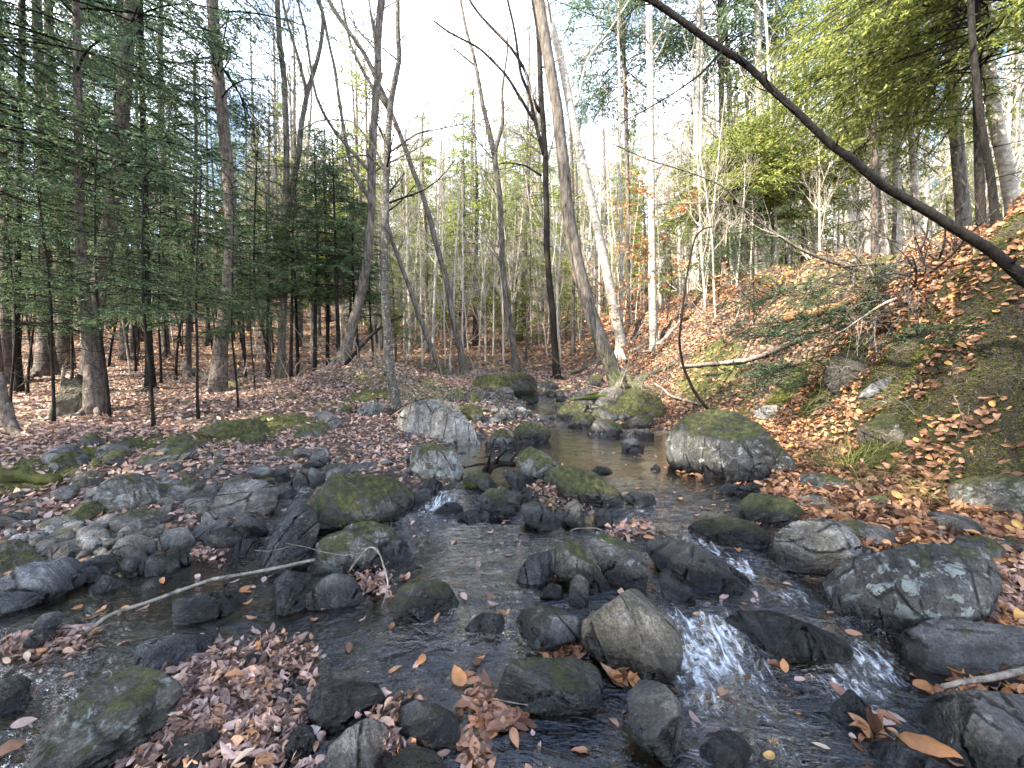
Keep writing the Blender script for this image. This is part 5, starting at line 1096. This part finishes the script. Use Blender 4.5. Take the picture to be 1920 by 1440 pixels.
# ---- beech saplings that still carry orange leaves
def leafy_sapling(px, py, Y, h, n, ln, label, seed, mat=None, spread=.9, z0=.25):
    R = rng(seed); d = ray(px, py); P0 = CAM + d * (Y / d[1]); x, y = P0[0], P0[1]; g = float(H(x, y)); out = []
    t = np.linspace(0, 1, 9); st = np.stack([.1 * np.sin(t * 3), t * 0, t * h], 1); out.append((st, np.linspace(.016, .003, 9)))
    for k in range(14):
        i = R.integers(int(z0 * 8) + 1, 9); a = R.uniform(0, 6.283); branchy(out, st[i], np.array([math.cos(a), math.sin(a) * .7, .25]), R.uniform(.5, 1.) * spread, .005, 1, R, 0, .3, (3, 5), 6)
    pts = np.concatenate([P[2:] for P, _ in out[1:]]); q = pts[R.integers(len(pts), size=n)] + R.normal(size=(n, 3)) * .04
    V, F = leaves(q, R.uniform(*ln, n), R, 4, 3, curl=.8, tilt=1.0)
    o = root_empty('beech_sapling', label, 'sapling', (x, y, g)); link('stem', poly_mesh('stem', out, M_TWIG), o); link('crown', mesh_np('crown', V, F, mat or M_ORANGE), o)
leafy_sapling(1225, 690, 9.6, 3.6, 650, (.06, .11), 'beech sapling with rusty orange leaves in front of the white birch', 301, spread=1.0)
leafy_sapling(1150, 700, 9.2, 1.6, 220, (.06, .11), 'low beech sapling with orange leaves by the largest leaning tree', 302, spread=.6)
leafy_sapling(395, 640, 17, 5.0, 700, (.09, .16), 'distant beech with copper leaves in the gap of the left wood', 303, spread=1.2, z0=.5)
leafy_sapling(1375, 740, 7.6, .8, 160, (.05, .09), 'knee high orange leaved sapling on the right slope foot', 304, spread=.4)
leafy_sapling(1440, 745, 7.0, .5, 60, (.05, .08), 'small sprig with yellow leaves above the flat grey stone', 305, M_YELLOW, .3)
leafy_sapling(1130, 640, 12.5, 2.6, 300, (.07, .12), 'thin beech sapling with red brown leaves beside the pale leaning trunk', 306, spread=.8)

print('saplings')
# ---- young hemlocks with thin stems: (px, base py, scale, label)
YH = [(52, 740, 1.0, 'young hemlock nearest the left frame edge, feathery dark crown'), (100, 792, .9, 'young hemlock before the dark stump on the left'), (205, 782, .95, 'young hemlock right of the root flare tree'), (288, 803, .95, 'young hemlock with bare grey stem alone on the leaf floor'),
      (372, 785, .9, 'young hemlock with a side shoot left of the mossy foot tree'), (447, 770, .75, 'young hemlock right of the mossy foot tree'), (478, 735, .7, 'small hemlock at the left edge of the thicket'), (255, 700, 1.0, 'young hemlock deep in the left wood behind the lone bare stem'),
      (330, 715, 1.1, 'young hemlock behind the side shoot sapling'), (20, 770, .8, 'half cropped young hemlock low at the left frame edge'), (135, 720, 1.05, 'young hemlock between the wide grey trunk and the root flare tree')]
for k, (px, py, s, lab) in enumerate(YH):
    P = at(px, py); plant(SAP[k % 3], 'hemlock_sapling', lab, 'young tree', P[0], P[1], s * min(1.1, .55 + .05 * P[1]), k * 1.3, 'young hemlocks of the left wood')
TH = [(545, 9.6, 1.0), (590, 10.2, 1.15), (635, 9.8, 1.2), (672, 10.6, 1.0), (560, 11.2, 1.1), (615, 11.6, 1.3), (655, 11.9, 1.1), (500, 10.4, .9), (460, 10.8, .85), (700, 11.4, .8)]
for k, (px, Y, s) in enumerate(TH):
    P = on_y(px, 690, Y); lab = ['hemlock at the left end of the dark thicket', 'hemlock second in the dark thicket', 'tallest pointed hemlock of the dark thicket', 'hemlock at the right end of the dark thicket', 'hemlock behind the left end of the thicket', 'tall hemlock at the back of the thicket', 'back row hemlock beside the stout grey tree', 'low bushy hemlock left of the thicket', 'small bushy hemlock beside the reddish hemlock', 'thin hemlock between the thicket and the speckled tree'][k]
    plant(THK[k % 2], 'hemlock_tree', lab, 'tree', P[0], P[1], s * .8, k * 2.1, 'hemlock thicket in the middle distance')
RS = [(1395, 705, 8.8, .5, 'little hemlock beneath the bright birch on the right'), (1410, 765, 7.0, .45, 'thin hemlock stem in the leaves right of the bowed sapling'), (1300, 690, 9.5, .5, 'little hemlock left of the bright birch'), (1345, 670, 10.5, .6, 'hemlock sapling behind the pale fallen branch'),
      (1480, 640, 9.0, .45, 'low hemlock at the crest near the fallen log'), (1250, 680, 12, .55, 'little hemlock behind the white birch foot')]
for k, (px, py, Y, s, lab) in enumerate(RS):
    P = on_y(px, py, Y); plant(SAP[k % 3], 'hemlock_sapling', lab, 'young tree', P[0], P[1], s, k * 1.9, 'young hemlocks of the right slope')
# low boughs lying over the slope
def bough(px, py, L, seed, label, n=12, az=None, mat=None):
    R = rng(seed); P = at(px, py); t = np.linspace(0, 1, 10); az = R.uniform(2.6, 3.8) if az is None else az
    # a bough is a small flattened conifer lying on its side
    T = np.stack([t * 0, t * 0, t * L], 1); (A, B, ra, rb), (NV, NF), _ = conifer_parts(T, None, .1, R, 60, L * .40, .08, .038, 20, .1, .35, twig=.4, fwid=.2); ra = ra * .5; rb = rb * .5
    def lay(V): V = V.copy(); V[:, 0] *= .35; return np.stack([V[:, 2], V[:, 1], V[:, 0]], 1)
    V, Q = prisms(lay(A), lay(B), ra, rb, 3); me = mesh_np('bough', np.concatenate([V, lay(NV)]), np.concatenate([Q, NF + len(V)]), None, False, np.r_[np.zeros(len(Q)), np.ones(len(NF))].astype(int), [M_BARKD, mat or M_HEML])
    o = link('hemlock_bough', me, label=label, cat='bough', group='hemlock boughs lying on the right slope'); o.location = (P[0], P[1], P[2] + .14); o.rotation_euler = (R.normal() * .2, .28 + R.normal() * .12, az); o.scale = (1.25, 1.25, 1.25); return o
for k, (px, py, L, az, lab) in enumerate([(1700, 540, 1.5, 3.0, 'long dark bough reaching left from under the dead trunk'), (1640, 600, 1.3, 3.2, 'bough lying over the leaves at the slope crest'), (1600, 640, 1.2, 3.5, 'feathery bough below the crest bough'), (1560, 680, 1.1, 3.6, 'bough hanging over the dark hollow'), (1520, 705, .9, 3.4, 'lowest bough above the yellow sprig'),
        (1690, 590, .9, 2.9, 'bough under the uprooted branches'), (1860, 640, .6, 3.1, 'short bough at the right edge beneath the dark trunk'), (1470, 700, .8, 3.0, 'small bough at the foot of the slope'), (1590, 560, 1.2, 2.8, 'sunlit bough beside the fallen log')]):
    bough(px, py, L, 400 + k, lab, az=az)

print('right hemlocks')
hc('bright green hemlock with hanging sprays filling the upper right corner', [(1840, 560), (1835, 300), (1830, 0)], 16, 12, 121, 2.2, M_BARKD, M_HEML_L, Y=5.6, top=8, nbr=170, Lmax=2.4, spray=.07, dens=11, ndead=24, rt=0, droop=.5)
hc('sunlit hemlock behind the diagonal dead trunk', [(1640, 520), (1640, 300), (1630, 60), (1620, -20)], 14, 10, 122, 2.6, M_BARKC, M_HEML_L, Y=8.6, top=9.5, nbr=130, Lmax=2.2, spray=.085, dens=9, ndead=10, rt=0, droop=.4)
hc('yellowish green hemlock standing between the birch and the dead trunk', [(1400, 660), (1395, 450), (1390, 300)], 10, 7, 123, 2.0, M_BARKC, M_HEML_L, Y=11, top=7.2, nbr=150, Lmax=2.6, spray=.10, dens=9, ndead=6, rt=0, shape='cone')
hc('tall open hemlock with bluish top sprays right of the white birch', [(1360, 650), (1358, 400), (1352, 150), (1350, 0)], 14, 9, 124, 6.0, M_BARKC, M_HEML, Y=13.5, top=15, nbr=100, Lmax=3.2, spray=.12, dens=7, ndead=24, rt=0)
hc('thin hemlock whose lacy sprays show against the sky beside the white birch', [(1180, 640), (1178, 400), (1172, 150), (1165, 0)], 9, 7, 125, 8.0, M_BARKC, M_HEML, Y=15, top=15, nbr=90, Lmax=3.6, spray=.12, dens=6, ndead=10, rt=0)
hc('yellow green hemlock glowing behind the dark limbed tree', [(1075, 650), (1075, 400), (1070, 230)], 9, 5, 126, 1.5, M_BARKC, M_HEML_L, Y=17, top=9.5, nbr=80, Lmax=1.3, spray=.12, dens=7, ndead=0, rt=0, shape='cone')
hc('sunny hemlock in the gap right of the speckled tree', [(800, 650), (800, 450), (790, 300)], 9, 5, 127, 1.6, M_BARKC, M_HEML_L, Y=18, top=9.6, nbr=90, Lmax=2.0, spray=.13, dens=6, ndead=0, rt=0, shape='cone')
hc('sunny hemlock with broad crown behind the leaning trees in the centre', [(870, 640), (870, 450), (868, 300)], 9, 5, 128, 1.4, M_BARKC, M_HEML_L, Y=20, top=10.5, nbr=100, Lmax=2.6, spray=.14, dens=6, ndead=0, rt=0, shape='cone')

# ---- the wood beyond
print('far wood')
R = rng(77); placed = []; cnt = {}
def free(x, y, dmin):
    for a, b in placed:
        if (a - x) ** 2 + (b - y) ** 2 < dmin * dmin: return False
    return True
ANCH = [(10, 'the left edge hemlock'), (80, 'the wide grey hemlock trunk'), (150, 'the root flare hemlock'), (210, 'the crooked big hemlock'), (275, 'the straight thin hemlock'), (360, 'the whorled slender hemlock'), (430, 'the tall reddish hemlock'), (533, 'the forked tree'), (620, 'the dark thicket'), (695, 'the stout grey tree'),
    (725, 'the speckled slim tree'), (820, 'the far left leaning tree'), (940, 'the high forking grey tree'), (1030, 'the dark long limbed tree'), (1085, 'the largest leaning tree'), (1130, 'the pale leaning trunk'), (1224, 'the white birch'), (1290, 'the bowed black sapling'), (1395, 'the yellowish green hemlock'), (1435, 'the bright birch'),
    (1500, 'the fallen log'), (1565, 'the narrow pale trunk'), (1665, 'the two close white trunks'), (1720, 'the leaning pale trunk'), (1795, 'the grey slope top trunk'), (1865, 'the broad pale trunk')]
SHORT = {'hemlocks deep in the left wood': 'dark left wood hemlock', 'sunlit hemlocks behind the left wood': 'sunlit left wood hemlock', 'understorey hemlocks of the left wood': 'shadowy young hemlock', 'sunlit hemlocks on the far hillside': 'sunlit hillside hemlock',
    'hemlocks high on the far hill': 'pale hilltop hemlock', 'small sunlit hemlocks beyond the bend': 'small sunny hemlock', 'hemlocks behind the right slope crest': 'sunlit crest hemlock', 'leafless trees on the far hillside': 'leafless hillside tree', 'leafless trees of the left wood': 'leafless left wood tree',
    'pale trunks behind the right slope': 'pale thin slope birch', 'pale trunks beyond the bend': 'pale bend birch', 'leafless saplings beyond the stream': 'leafless sapling beyond the bend', 'leafless saplings of the right slope': 'leafless slope sapling', 'leafless saplings of the left wood': 'leafless left wood sapling'}
def wood(lib, name, label, cat, group, n, xr, yr, dmin, sr, seed, cond=None):
    R = rng(seed); k = 0; tr = 0
    while k < n and tr < n * 40:
        tr += 1; y = yr[0] + (yr[1] - yr[0]) * R.random() ** .8; px = R.uniform(*xr); x = (px - 960) / FPX * y
        if not free(x, y, dmin) or (cond and not cond(px, x, y)) or float(D(x, y)) < .5: continue
        sc_ = R.uniform(*sr); row = 'front' if (y - yr[0]) < .3 * (yr[1] - yr[0]) else 'middle' if (y - yr[0]) < .65 * (yr[1] - yr[0]) else 'back'
        tall = 'tall' if sc_ > sr[0] + .66 * (sr[1] - sr[0]) else 'short' if sc_ < sr[0] + .33 * (sr[1] - sr[0]) else ''
        anc = min(ANCH, key=lambda a: abs(a[0] - px)); side = 'just left of' if px < anc[0] - 12 else 'just right of' if px > anc[0] + 12 else 'behind'
        wd = [q_ for q_ in label.split() if q_ not in ('the', 'in', 'tree')][:5]
        lab = (tall + ' ' + SHORT[group] + ', ' + row + ' row, ' + side + ' ' + anc[1]).strip()
        placed.append((x, y)); plant(lib[R.integers(len(lib))], name, lab, cat, x, y, sc_, R.uniform(0, 6.28), group, (R.normal() * .03, R.normal() * .03)); k += 1
wood(BIGH, 'hemlock_tree', 'dark hemlock deep in the crowded wood on the left', 'tree', 'hemlocks deep in the left wood', 12, (-150, 500), (13, 30), 2.2, (.6, .9), 1)
wood(LITH, 'hemlock_tree', 'sunlit green hemlock glimpsed through the trunks of the left wood', 'tree', 'sunlit hemlocks behind the left wood', 26, (-100, 620), (16, 40), 2.0, (.5, .9), 21)
wood(SAP, 'hemlock_sapling', 'shadowy young hemlock in the understorey of the left wood', 'young tree', 'understorey hemlocks of the left wood', 40, (-60, 520), (8.5, 22), .7, (.8, 1.4), 2)
wood(LITH, 'hemlock_tree', 'sunlit hemlock on the hillside beyond the stream', 'tree', 'sunlit hemlocks on the far hillside', 95, (480, 1400), (20, 62), 1.6, (.8, 1.3), 3)
wood(LITH, 'hemlock_tree', 'pale green hemlock high on the far hill', 'tree', 'hemlocks high on the far hill', 60, (-200, 2000), (40, 75), 2.2, (1.0, 1.6), 31)
wood(LITH, 'hemlock_tree', 'small sunlit hemlock in the open wood beyond the stream bend', 'tree', 'small sunlit hemlocks beyond the bend', 40, (640, 1700), (14, 28), 1.4, (.3, .7), 4)
wood(LITH, 'hemlock_tree', 'sunlit hemlock behind the crest of the right slope', 'tree', 'hemlocks behind the right slope crest', 22, (1350, 2050), (11, 30), 1.6, (.5, .85), 5)
wood(BARE, 'bare_tree', 'leafless grey tree on the far hillside in the centre', 'tree', 'leafless trees on the far hillside', 130, (480, 1500), (18, 66), 1.3, (.8, 1.3), 6, lambda px, x, y: not (740 < px < 920 and y < 40))
wood(BARE, 'bare_tree', 'leafless grey tree among the hemlocks of the left wood', 'tree', 'leafless trees of the left wood', 24, (-60, 620), (14, 40), 1.2, (.7, 1.0), 7)
wood(PALE, 'birch_tree', 'pale thin trunk in the sunlit wood behind the right slope', 'tree', 'pale trunks behind the right slope', 120, (1230, 2000), (12, 45), .8, (.7, 1.2), 8)
wood(PALE, 'birch_tree', 'pale slim trunk in the open wood beyond the stream bend', 'tree', 'pale trunks beyond the bend', 50, (700, 1260), (14, 45), 1.0, (.5, .8), 9)
wood(SAPL, 'bare_sapling', 'leafless sapling in the sunlit undergrowth beyond the stream', 'sapling', 'leafless saplings beyond the stream', 120, (640, 1500), (11.5, 30), .5, (.7, 1.3), 10)
wood(SAPL, 'bare_sapling', 'leafless thin sapling growing on the upper right slope', 'sapling', 'leafless saplings of the right slope', 40, (1300, 1900), (8, 20), .6, (.5, 1.1), 11)
wood(SAPL, 'bare_sapling', 'leafless sapling under the hemlocks of the left wood', 'sapling', 'leafless saplings of the left wood', 36, (0, 700), (9.5, 24), .6, (.6, 1.1), 12)

# ---- logs, sticks and roots
def stick(name, label, pts, w0, w1, mat, cat='stick', Y=None, lift=.0, onground=False, seed=0, k=8, rough=.1, kids=0):
    R = rng(seed + 500)
    if onground: P = np.array([at(*p) for p in pts]); P[:, 2] += [w_r(w0, q[1]) * .5 + lift for q in P]
    elif Y is None:
        a, b = at(*pts[0]), at(*pts[-1]); Ys = np.linspace(a[1], b[1], len(pts)); d = ray(*np.array(pts, float).T); P = CAM + d * (Ys / d[:, 1])[:, None]
    else:
        Ys = np.linspace(Y[0], Y[1], len(pts)) if isinstance(Y, tuple) else np.full(len(pts), Y); d = ray(*np.array(pts, float).T); P = CAM + d * (Ys / d[:, 1])[:, None]
    r = np.linspace(w0, w1, len(P)) / 2 / FPX * P[:, 1]; Q = resample(np.column_stack([P, r]), 26); c = Q[:, :3].mean(0)
    Q[:, :3] += fbm(Q[:, :3] * 5, 2, seed)[:, None] * Q[:, 3:] * np.array([[.4, .4, .8]])
    mb = MB(); mb.add(*tube(Q[:, :3] - c, Q[:, 3], k, rough, seed))
    for j in range(kids):
        i = R.integers(3, 24); out = []; d = R.normal(size=3); d[2] = abs(d[2]); branchy(out, Q[i, :3] - c, d, R.uniform(.1, .4), Q[i, 3] * .5, 1, R, .1, .4, (1, 3), 5)
        for A_, r_ in out: mb.add(*tube(A_, r_, 5))
    return link(name, mb.mesh(name, mat), label=label, cat=cat, loc=c)
M_MOSSLOG = mat_bark('mossy_log', (.018, .022, .008), (.085, .09, .022), 16, .8, ((.05, .038, .028), .6))
stick('bare_stick', 'long pale peeled stick lying across the left shallows to the boulder pair', [(155, 1192), (205, 1150), (268, 1132), (330, 1110), (400, 1085), (440, 1080), (510, 1068), (590, 1050)], 7, 6, M_DEAD, Y=(1.78, 2.2), seed=1)
stick('bare_stick', 'thick white stick on the leaves at the lower right edge', [(1768, 1286), (1800, 1278), (1850, 1272), (1950, 1250)], 9, 13, M_DEAD, Y=(1.34, 1.38), seed=2)
stick('twig_snag', 'bent forked twig standing up by the front mossy boulder', [(652, 1075), (670, 1050), (695, 1022), (712, 1035), (722, 1068), (730, 1095), (716, 1140)], 4, 3, M_DEAD, Y=(2.15, 1.9), seed=3, k=6, kids=1)
stick('twig', 'thin bent twig over the flat blue drowned slab', [(968, 1077), (1000, 1052), (1028, 1028)], 3, 2, M_DEAD, Y=(2.2, 2.4), seed=4, k=5)
stick('twig', 'fine twig lying along the foot of the loaf shaped rock', [(925, 1310), (975, 1320), (1040, 1327), (1110, 1325)], 2, 1.5, M_DEAD, Y=(1.36, 1.38), seed=5, k=5)
stick('twig', 'straight thin twig across the leaves at the bottom left', [(180, 1440), (300, 1370), (335, 1340)], 2.5, 2, M_DEAD, Y=(1.2, 1.42), seed=6, k=5)
stick('twig', 'curved pale twig above the leaning pair of blocks', [(1050, 1005), (1080, 990), (1120, 990), (1150, 1005)], 2.5, 2, M_DEAD, Y=2.75, seed=7, k=5)
stick('fallen_branch', 'dark broken branch propped on the giant pale boulder', [(645, 788), (700, 785), (732, 778), (760, 762), (795, 748)], 9, 5, M_BARKD, 'branch', Y=(6.3, 5.9), seed=8, kids=5)
stick('fallen_branch', 'thin dead stick leaning on the foot of the speckled tree', [(710, 815), (735, 780), (760, 762)], 4, 2, M_DEAD, 'branch', Y=(5.7, 5.6), seed=9)
stick('fallen_log', 'pale fallen trunk lying up the slope behind the bowed sapling', [(1275, 695), (1340, 690), (1400, 684), (1450, 668), (1480, 655), (1525, 632)], 6, 11, M_DEAD, 'log', onground=True, lift=.06, seed=10, kids=3)
stick('fallen_log', 'sunlit orange brown rotten log on the crest of the slope', [(1476, 605), (1510, 598), (1550, 590), (1600, 572)], 19, 12, M_LOG, 'log', onground=True, lift=.04, seed=11, k=10)
stick('fallen_log', 'grey log behind the mossy foot of the reddish hemlock', [(365, 702), (405, 715), (450, 728)], 15, 10, M_BARK, 'log', onground=True, seed=12)
stick('mossy_log', 'dark mossy log cut off by the left frame edge', [(-40, 895), (20, 900), (60, 903), (110, 908)], 34, 16, M_MOSSLOG, 'log', onground=True, seed=13, k=12)
stick('bent_trunk', 'crooked mossy trunk curving down at the left frame edge', [(-6, 700), (6, 760), (18, 805), (40, 825), (70, 830), (88, 845), (95, 868)], 20, 22, M_BARKC, 'trunk', Y=(4.4, 4.15), seed=14, k=10)
stick('bare_stick', 'thin white root hooked over stones by the left leaf floor', [(75, 915), (100, 880), (110, 862), (98, 850)], 3, 2, M_DEAD, Y=(3.3, 3.8), seed=15, k=5)
stick('fallen_branch', 'curved dark branch in the leaves left of the round bank boulder', [(1507, 845), (1508, 793), (1545, 812), (1580, 806), (1603, 797)], 6, 5, M_BARKD, 'branch', Y=(4.3, 4.5), seed=16)
stick('dead_pole', 'broken dark pole leaning from the thicket to the speckled tree', [(612, 735), (650, 680), (700, 625), (735, 600), (755, 592)], 8, 4, M_BARKD, 'branch', Y=9.0, seed=18, kids=3)
stick('fallen_branch', 'bleached branch slanting down at the foot of the largest leaning tree', [(1228, 725), (1260, 750), (1310, 765)], 5, 3, M_DEAD, 'branch', onground=True, lift=.05, seed=19, kids=2)
stick('fallen_log', 'brown log jammed across the far stream in the wood', [(1065, 705), (1100, 690), (1130, 678)], 8, 6, M_BARK, 'log', onground=True, seed=20)
stick('rotten_driftwood', 'dark crumbling driftwood lump on the pool dam', [(905, 900), (918, 875), (940, 866), (965, 872)], 20, 10, M_BARKD, 'driftwood', Y=(3.55, 3.7), seed=21, k=10, rough=.5, kids=4)
R_('low dark mossy stump beside the dark root flare tree', '85,790 95,745 112,735 118,705 135,720 150,688 165,730 172,785', .35, 0, .45, 0, 1.0, name='mossy_stump', cat='stump')
stick('dead_pole', 'grey broken pole standing right of the mossy stump', [(118, 785), (116, 740), (120, 690)], 6, 5, M_DEAD, 'branch', Y=5.9, seed=23)
# uprooted branches on the right
def brush(label, px, py, n, seed, L=(.4, 1.2), Y=None, mat=None, spread=.3, name='dead_branches', d0=(-.6, -.1, .25), rr=(.004, .014)):
    R = rng(seed); P = at(px, py) if Y is None else on_y(px, py, Y); out = []
    for k in range(n):
        d = np.array(d0) + R.normal(size=3) * .55; branchy(out, R.normal(size=3) * spread * [1, .6, .5], d, R.uniform(*L), R.uniform(*rr), 1, R, -.15, .5, (2, 5), 7)
    return link(name, poly_mesh(name, out, mat or M_TWIG), label=label, cat='brushwood', loc=P)
brush('tangled heap of dead roots and branches under the diagonal dead trunk', 1740, 520, 70, 1, (.4, 1.1), spread=.35, mat=M_BARKC)
brush('fan of thin dead branches spreading below the tangled heap', 1690, 600, 22, 2, (.3, .8), mat=M_DEAD, spread=.25)
brush('bare twigs around the mossy foot of the largest leaning tree', 1200, 745, 26, 3, (.2, .7), mat=M_TWIG, spread=.25, d0=(.1, -.2, .3))
brush('dead twigs sticking out of the root bank at the stream bend', 880, 715, 30, 4, (.2, .7), mat=M_TWIG, spread=.35, d0=(.2, -.2, .3))
brush('thin brown twigs in front of the thicket mound', 640, 715, 60, 5, (.2, .6), mat=M_TWIG, spread=.6, d0=(0, 0, .6))
for k_, (px_, py_, lb_) in enumerate([(1560, 765, 'thin brown twigs poking from the leaves above the flat grey stone'), (1700, 770, 'thin brown twigs poking from the leaves above the round bank boulder'), (1830, 730, 'dry stems hanging on the mossy bank at the right edge'), (1640, 690, 'dead twigs below the feathery bough'), (1480, 800, 'brown stems on top of the great round boulder'), (1530, 870, 'dry stems beside the grass tuft')]):
    brush(lb_, px_, py_, 14, 30 + k_, (.12, .35), mat=M_TWIG, spread=.15, d0=(-.2, -.3, .5), rr=(.0015, .004))
for k, (x, y, s) in enumerate([(-8.5, -4.6, 1.05), (-10.5, -7.5, 1.1), (-7.2, -6.4, .95)]):  # tall hemlocks added out of view to break the sun on the right bank
    plant(BIGH[k % 3], 'hemlock_tree', 'unseen tall hemlock added behind the camera to shade the right bank', 'tree', x, y, s, k * 1.7, 'hemlocks added to shade the stream and banks')
# fine brushwood: uncountable
R = rng(88); out = []
for k in range(900):
    y = 6.0 + 20 * R.random() ** 1.2; x = R.uniform(-1.25, 1.25) * y
    if float(D(x, y)) < .3: continue
    a = R.uniform(0, 6.28); up = R.random() ** 2
    branchy(out, np.array([x, y, float(H(x, y)) + .01]), np.array([math.cos(a), math.sin(a), .1 + 1.6 * up]), R.uniform(.3, 1.1), .004 + .0003 * y, 1, R, .1, .5, (1, 4), 6)
link('undergrowth', poly_mesh('undergrowth', out, M_TWIG, .03), kind='stuff', label='fine dead twigs and bare stems covering the wood floor')
# dark mossy root bank and mounds
R_('mossy earth bank held by roots at the stream bend', '862,738 875,712 920,702 985,700 1005,712 1003,735 950,742 900,745', .62, 0, .35, 0, .5, name='mossy_bank', cat='bank')
R_('dark mossy mound wrapped round the foot of the largest leaning tree', '1145,785 1165,740 1195,715 1235,735 1245,770 1200,790', .62, 0, .35, 0, .4, name='mossy_bank', cat='bank')
R_('dark mossy rock standing in for the shaded hollow below the boughs on the right', '1540,715 1560,670 1600,650 1640,670 1620,720 1580,735', .35, 0, .25, 0, .3, name='mossy_bank', cat='bank')  # dark rock put in for the shade of the hollow
#R_('black soil overhang with hanging moss at the right edge', '1730,770 1755,690 1830,640 1980,630 2050,790 1900,810 1800,800', .75, 0, .14, 0, .5, name='mossy_bank', cat='bank', thick=.5)
print('objects', len(COL.objects))
